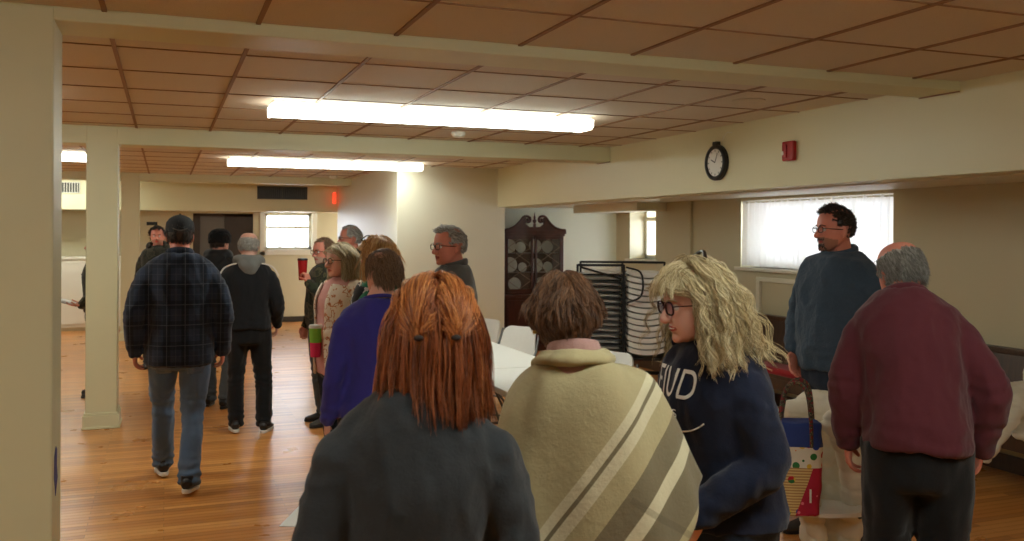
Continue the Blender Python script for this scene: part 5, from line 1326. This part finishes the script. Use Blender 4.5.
def fl_bob(P, t, root, down):
    w = np.repeat(down[None, :], len(P), 0)*1.0; n = (P-HC)/HR**2; n /= np.linalg.norm(n, axis=1)[:, None]
    top = np.clip((root[:, 2]-.03)/.08, 0, 1); w[:, 1] += -.8*top*(1-t); w[:, 0] += np.sign(root[:, 0])*.35*top
    low = np.clip((-.02-P[:, 2])/.05, 0, 1); w[:, 1] += .25*low; w[:, 0] += -P[:, 0]*9*np.clip((.02-P[:, 2])/.05, 0, 1)
    return w+n*.06*(1-t)
grow_hair('hair', f.Mh, f.root, H_brown, 760, 12, L=.10, steps=9, r=.0010, vol=.010, spread=.007, flow=fl_bob, region=reg(low=-.70), seed=31, clump=.7, jit=.11, start_out=.3, curl=.004, freq=1.6, lenfn=lambda d: .065+.055*np.clip(d[:, 2]+.3, 0, 1), body=False)
# 14 --- curly blonde
f = fig('curly blonde person with glasses in a navy printed sweatshirt, laughing toward the left', 727, 2.72, 124, h=1.618, w=1.0, dp=1.15, female=True, vox=.0040, skin=SKIN3, lean=7, head=(-8, 8, 0), headoff=(0, .02, -.01), nose=1.05,
        joints={'ell': (-.205, -.01, 1.12), 'wrl': (-.16, .20, .98), 'elr': (.25, -.02, 1.12), 'wrr': (.18, .18, .96)})
f.top(C_navy, hem=.84, add=.022, name='sweatshirt', sl=(.072, .072, .068, .062, .050), fold=.009, vox=.009); f.collar(C_navy, h=.022, r=.010, z=1.488)
hood(f, C_navy, .95); f.pants(C_jeand, 'jeans'); f.shoes(S_black, S_white); f.glasses(simple('dark_red_acetate', (60, 22, 26), .25), .0255, .019, fr=.003); f.brows(H_ablond)
bv = BVHTree.FromPolygons([v.co for v in f.topo.data.vertices], [tuple(p.vertices) for p in f.topo.data.polygons])
def chest_text(s_, size, x, z, mat, name, sx=1.0):
    V, F = text_mesh(s_, size, .0); out = []
    bm = bmesh.new(); vs_ = [bm.verts.new(v) for v in V]
    for q_ in F:
        try: bm.faces.new([vs_[i] for i in q_])
        except ValueError: pass
    bmesh.ops.triangulate(bm, faces=bm.faces)
    for _ in range(4):
        le = [e for e in bm.edges if e.calc_length() > .009]
        if le: bmesh.ops.subdivide_edges(bm, edges=le, cuts=1)
        bmesh.ops.triangulate(bm, faces=[q_ for q_ in bm.faces if len(q_.verts) > 3])
    bm.verts.index_update(); V = [v.co.copy() for v in bm.verts]; F = [tuple(v.index for v in q_.verts) for q_ in bm.faces]; bm.free()
    for p in V:
        o_ = V3((-(p.x*sx)+x, .6, z+p.y)); h_ = bv.ray_cast(o_, V3((0, -1, 0)), 1.0); out.append((h_[0] if h_[0] else V3((o_.x, .15, o_.z)))+V3((0, .003, 0)))
    return MB().add(out, F).build(name, mat, f.topo, fixn=False)
chest_text('EJUD', .12, -.005, 1.345*f.k, M['chairwhite'], 'printed_lettering', .78)
chest_text('OLS', .035, -.01, 1.255*f.k, M['chairwhite'], 'printed_small_lettering')
ar = MB(); pts = []
for a in np.linspace(R(200), R(340), 22):
    h_ = bv.ray_cast(V3((.13*math.cos(a), .6, 1.24*f.k+.06*math.sin(a)+.02)), V3((0, -1, 0)), 1.); pts.append((h_[0] if h_[0] else V3((0, .15, 1.1)))+V3((0, .001, 0)))
ar.tube(pts, .0025, 6).build('printed_arc', M['chairwhite'], f.topo, smooth=True)
grow_hair('hair', f.Mh, f.root, H_blond, 620, 13, L=.36, steps=26, r=.0010, vol=.026, spread=.010, flow=flow_down(.6, .22), region=reg(front=.36, top=.60, low=-.6), bodyell=[(np.array([0, -.03, -.33]), np.array([.18, .125, .12]), .8)], curl=.010, freq=4.2, seed=41, clump=.55, jit=.14, stiff=.4, facex=.078, zcut=-.195, lenfn=lambda d: .27+.09*np.clip(d[:, 2]+.3, 0, 1))
def fl_bang(P, t, root, down):
    w = np.zeros_like(P); w[:, 1] = 1.0-1.3*t; w[:, 2] = -.1-1.6*t; w[:, 0] = root[:, 0]*6; return w
grow_hair('fringe', f.Mh, f.root, H_blond, 150, 12, L=.085, steps=10, r=.0010, vol=.012, spread=.006, flow=fl_bang, region=lambda d: (d[:, 1] > .18) & (d[:, 2] > .58) & (np.abs(d[:, 0]) < .62), seed=42, clump=.4, jit=.08, cap=False, start_out=.6, lenvar=.1)
MB().tube(cr([tuple(f.Mh @ V3(p)) for p in ((-.05, -.03, .135), (-.015, -.045, .15), (.02, -.05, .15), (.05, -.04, .138))], 10), .006, 8).build('hair_clip', G_black, f.root, smooth=True)
# mouth open smile: teeth strip
V, F = loft([f.Mh @ V3(p) for p in cr([(-.016, .0835, -.0648), (0, .0885, -.0652), (.016, .0835, -.0648)], 8)], [(.0028, .0020)]*8, 8); MB().add(V, F).build('teeth', M['chairwhite'], f.root, smooth=True)
# 15 --- dark haired goatee
f = fig('person with goatee and glasses in a slate blue knit top, hands in jeans pockets', 838, 5.05, 140, h=1.845, w=1.12, dp=1.12, vox=.0045, skin=SKIN2, face=STUB, head=(-22, 0, 0), belly=.03, jaw=1.1,
        joints={'ell': (-.29, -.04, 1.15), 'wrl': (-.215, .09, .955), 'elr': (.29, -.04, 1.15), 'wrr': (.215, .09, .955), 'anl': (-.14, 0, .085), 'anr': (.14, .02, .085)},
        hands=(((.25, .3, -1), (1, 0, 0), (0, 1, .2), .3), ((-.25, .3, -1), (-1, 0, 0), (0, 1, .2), .3)))
f.top(C_bknit, hem=.90, add=.020, name='knit_top', sl=(.072, .070, .064, .060, .050), fold=.009, sleeve_to=.86); f.collar(C_bknit, h=.045, r=.016, z=1.50, rx=.082, ry=.08); f.pants(C_jeand, 'jeans'); f.shoes(S_brown, S_black)
f.glasses(G_metal, .025, .015); f.brows(H_dark); f.beard(H_dark, 170, L=.012)
grow_hair('hair', f.Mh, f.root, H_dark, 520, 9, L=.035, steps=4, r=.0011, vol=.006, spread=.006, flow=flow_short(0, .5, .1, .2), region=reg(top=.62, ear=True), seed=15, start_out=.5, lenfn=lambda d: .010+.026*np.clip(d[:, 2], 0, 1))
# 16 --- maroon sweater, balding
f = fig('balding person in a maroon sweater and black trousers at the right, seen from behind', 917, 3.35, 6, h=1.715, w=.95, dp=1.22, vox=.0055, skin=SKIN2, lean=16, side=-4, head=(26, 18, 0), headoff=(0, .02, -.02), belly=.05,
        joints={'ell': (-.245, .06, 1.12), 'wrl': (-.235, .10, .90), 'elr': (.262, .04, 1.12), 'wrr': (.235, .12, .91)})
f.top(C_maroon, hem=.885, add=.022, name='sweater', sl=(.072, .072, .068, .062, .052), fold=.009, vox=.010); f.collar(C_maroon, h=.045, r=.014, z=1.485, rx=.082, ry=.08); f.pants(C_blackp, r=(.112, .102, .086, .08, .074)); f.shoes(S_black, S_black)
grow_hair('hair', f.Mh, f.root, H_grey, 560, 10, L=.035, steps=4, r=.0011, vol=.005, spread=.006, flow=flow_short(0, -.5, -.9), region=reg_bald(.42, -.60), seed=16, lenvar=.3)
T = f.torso(1.0, .024, .90, .94)
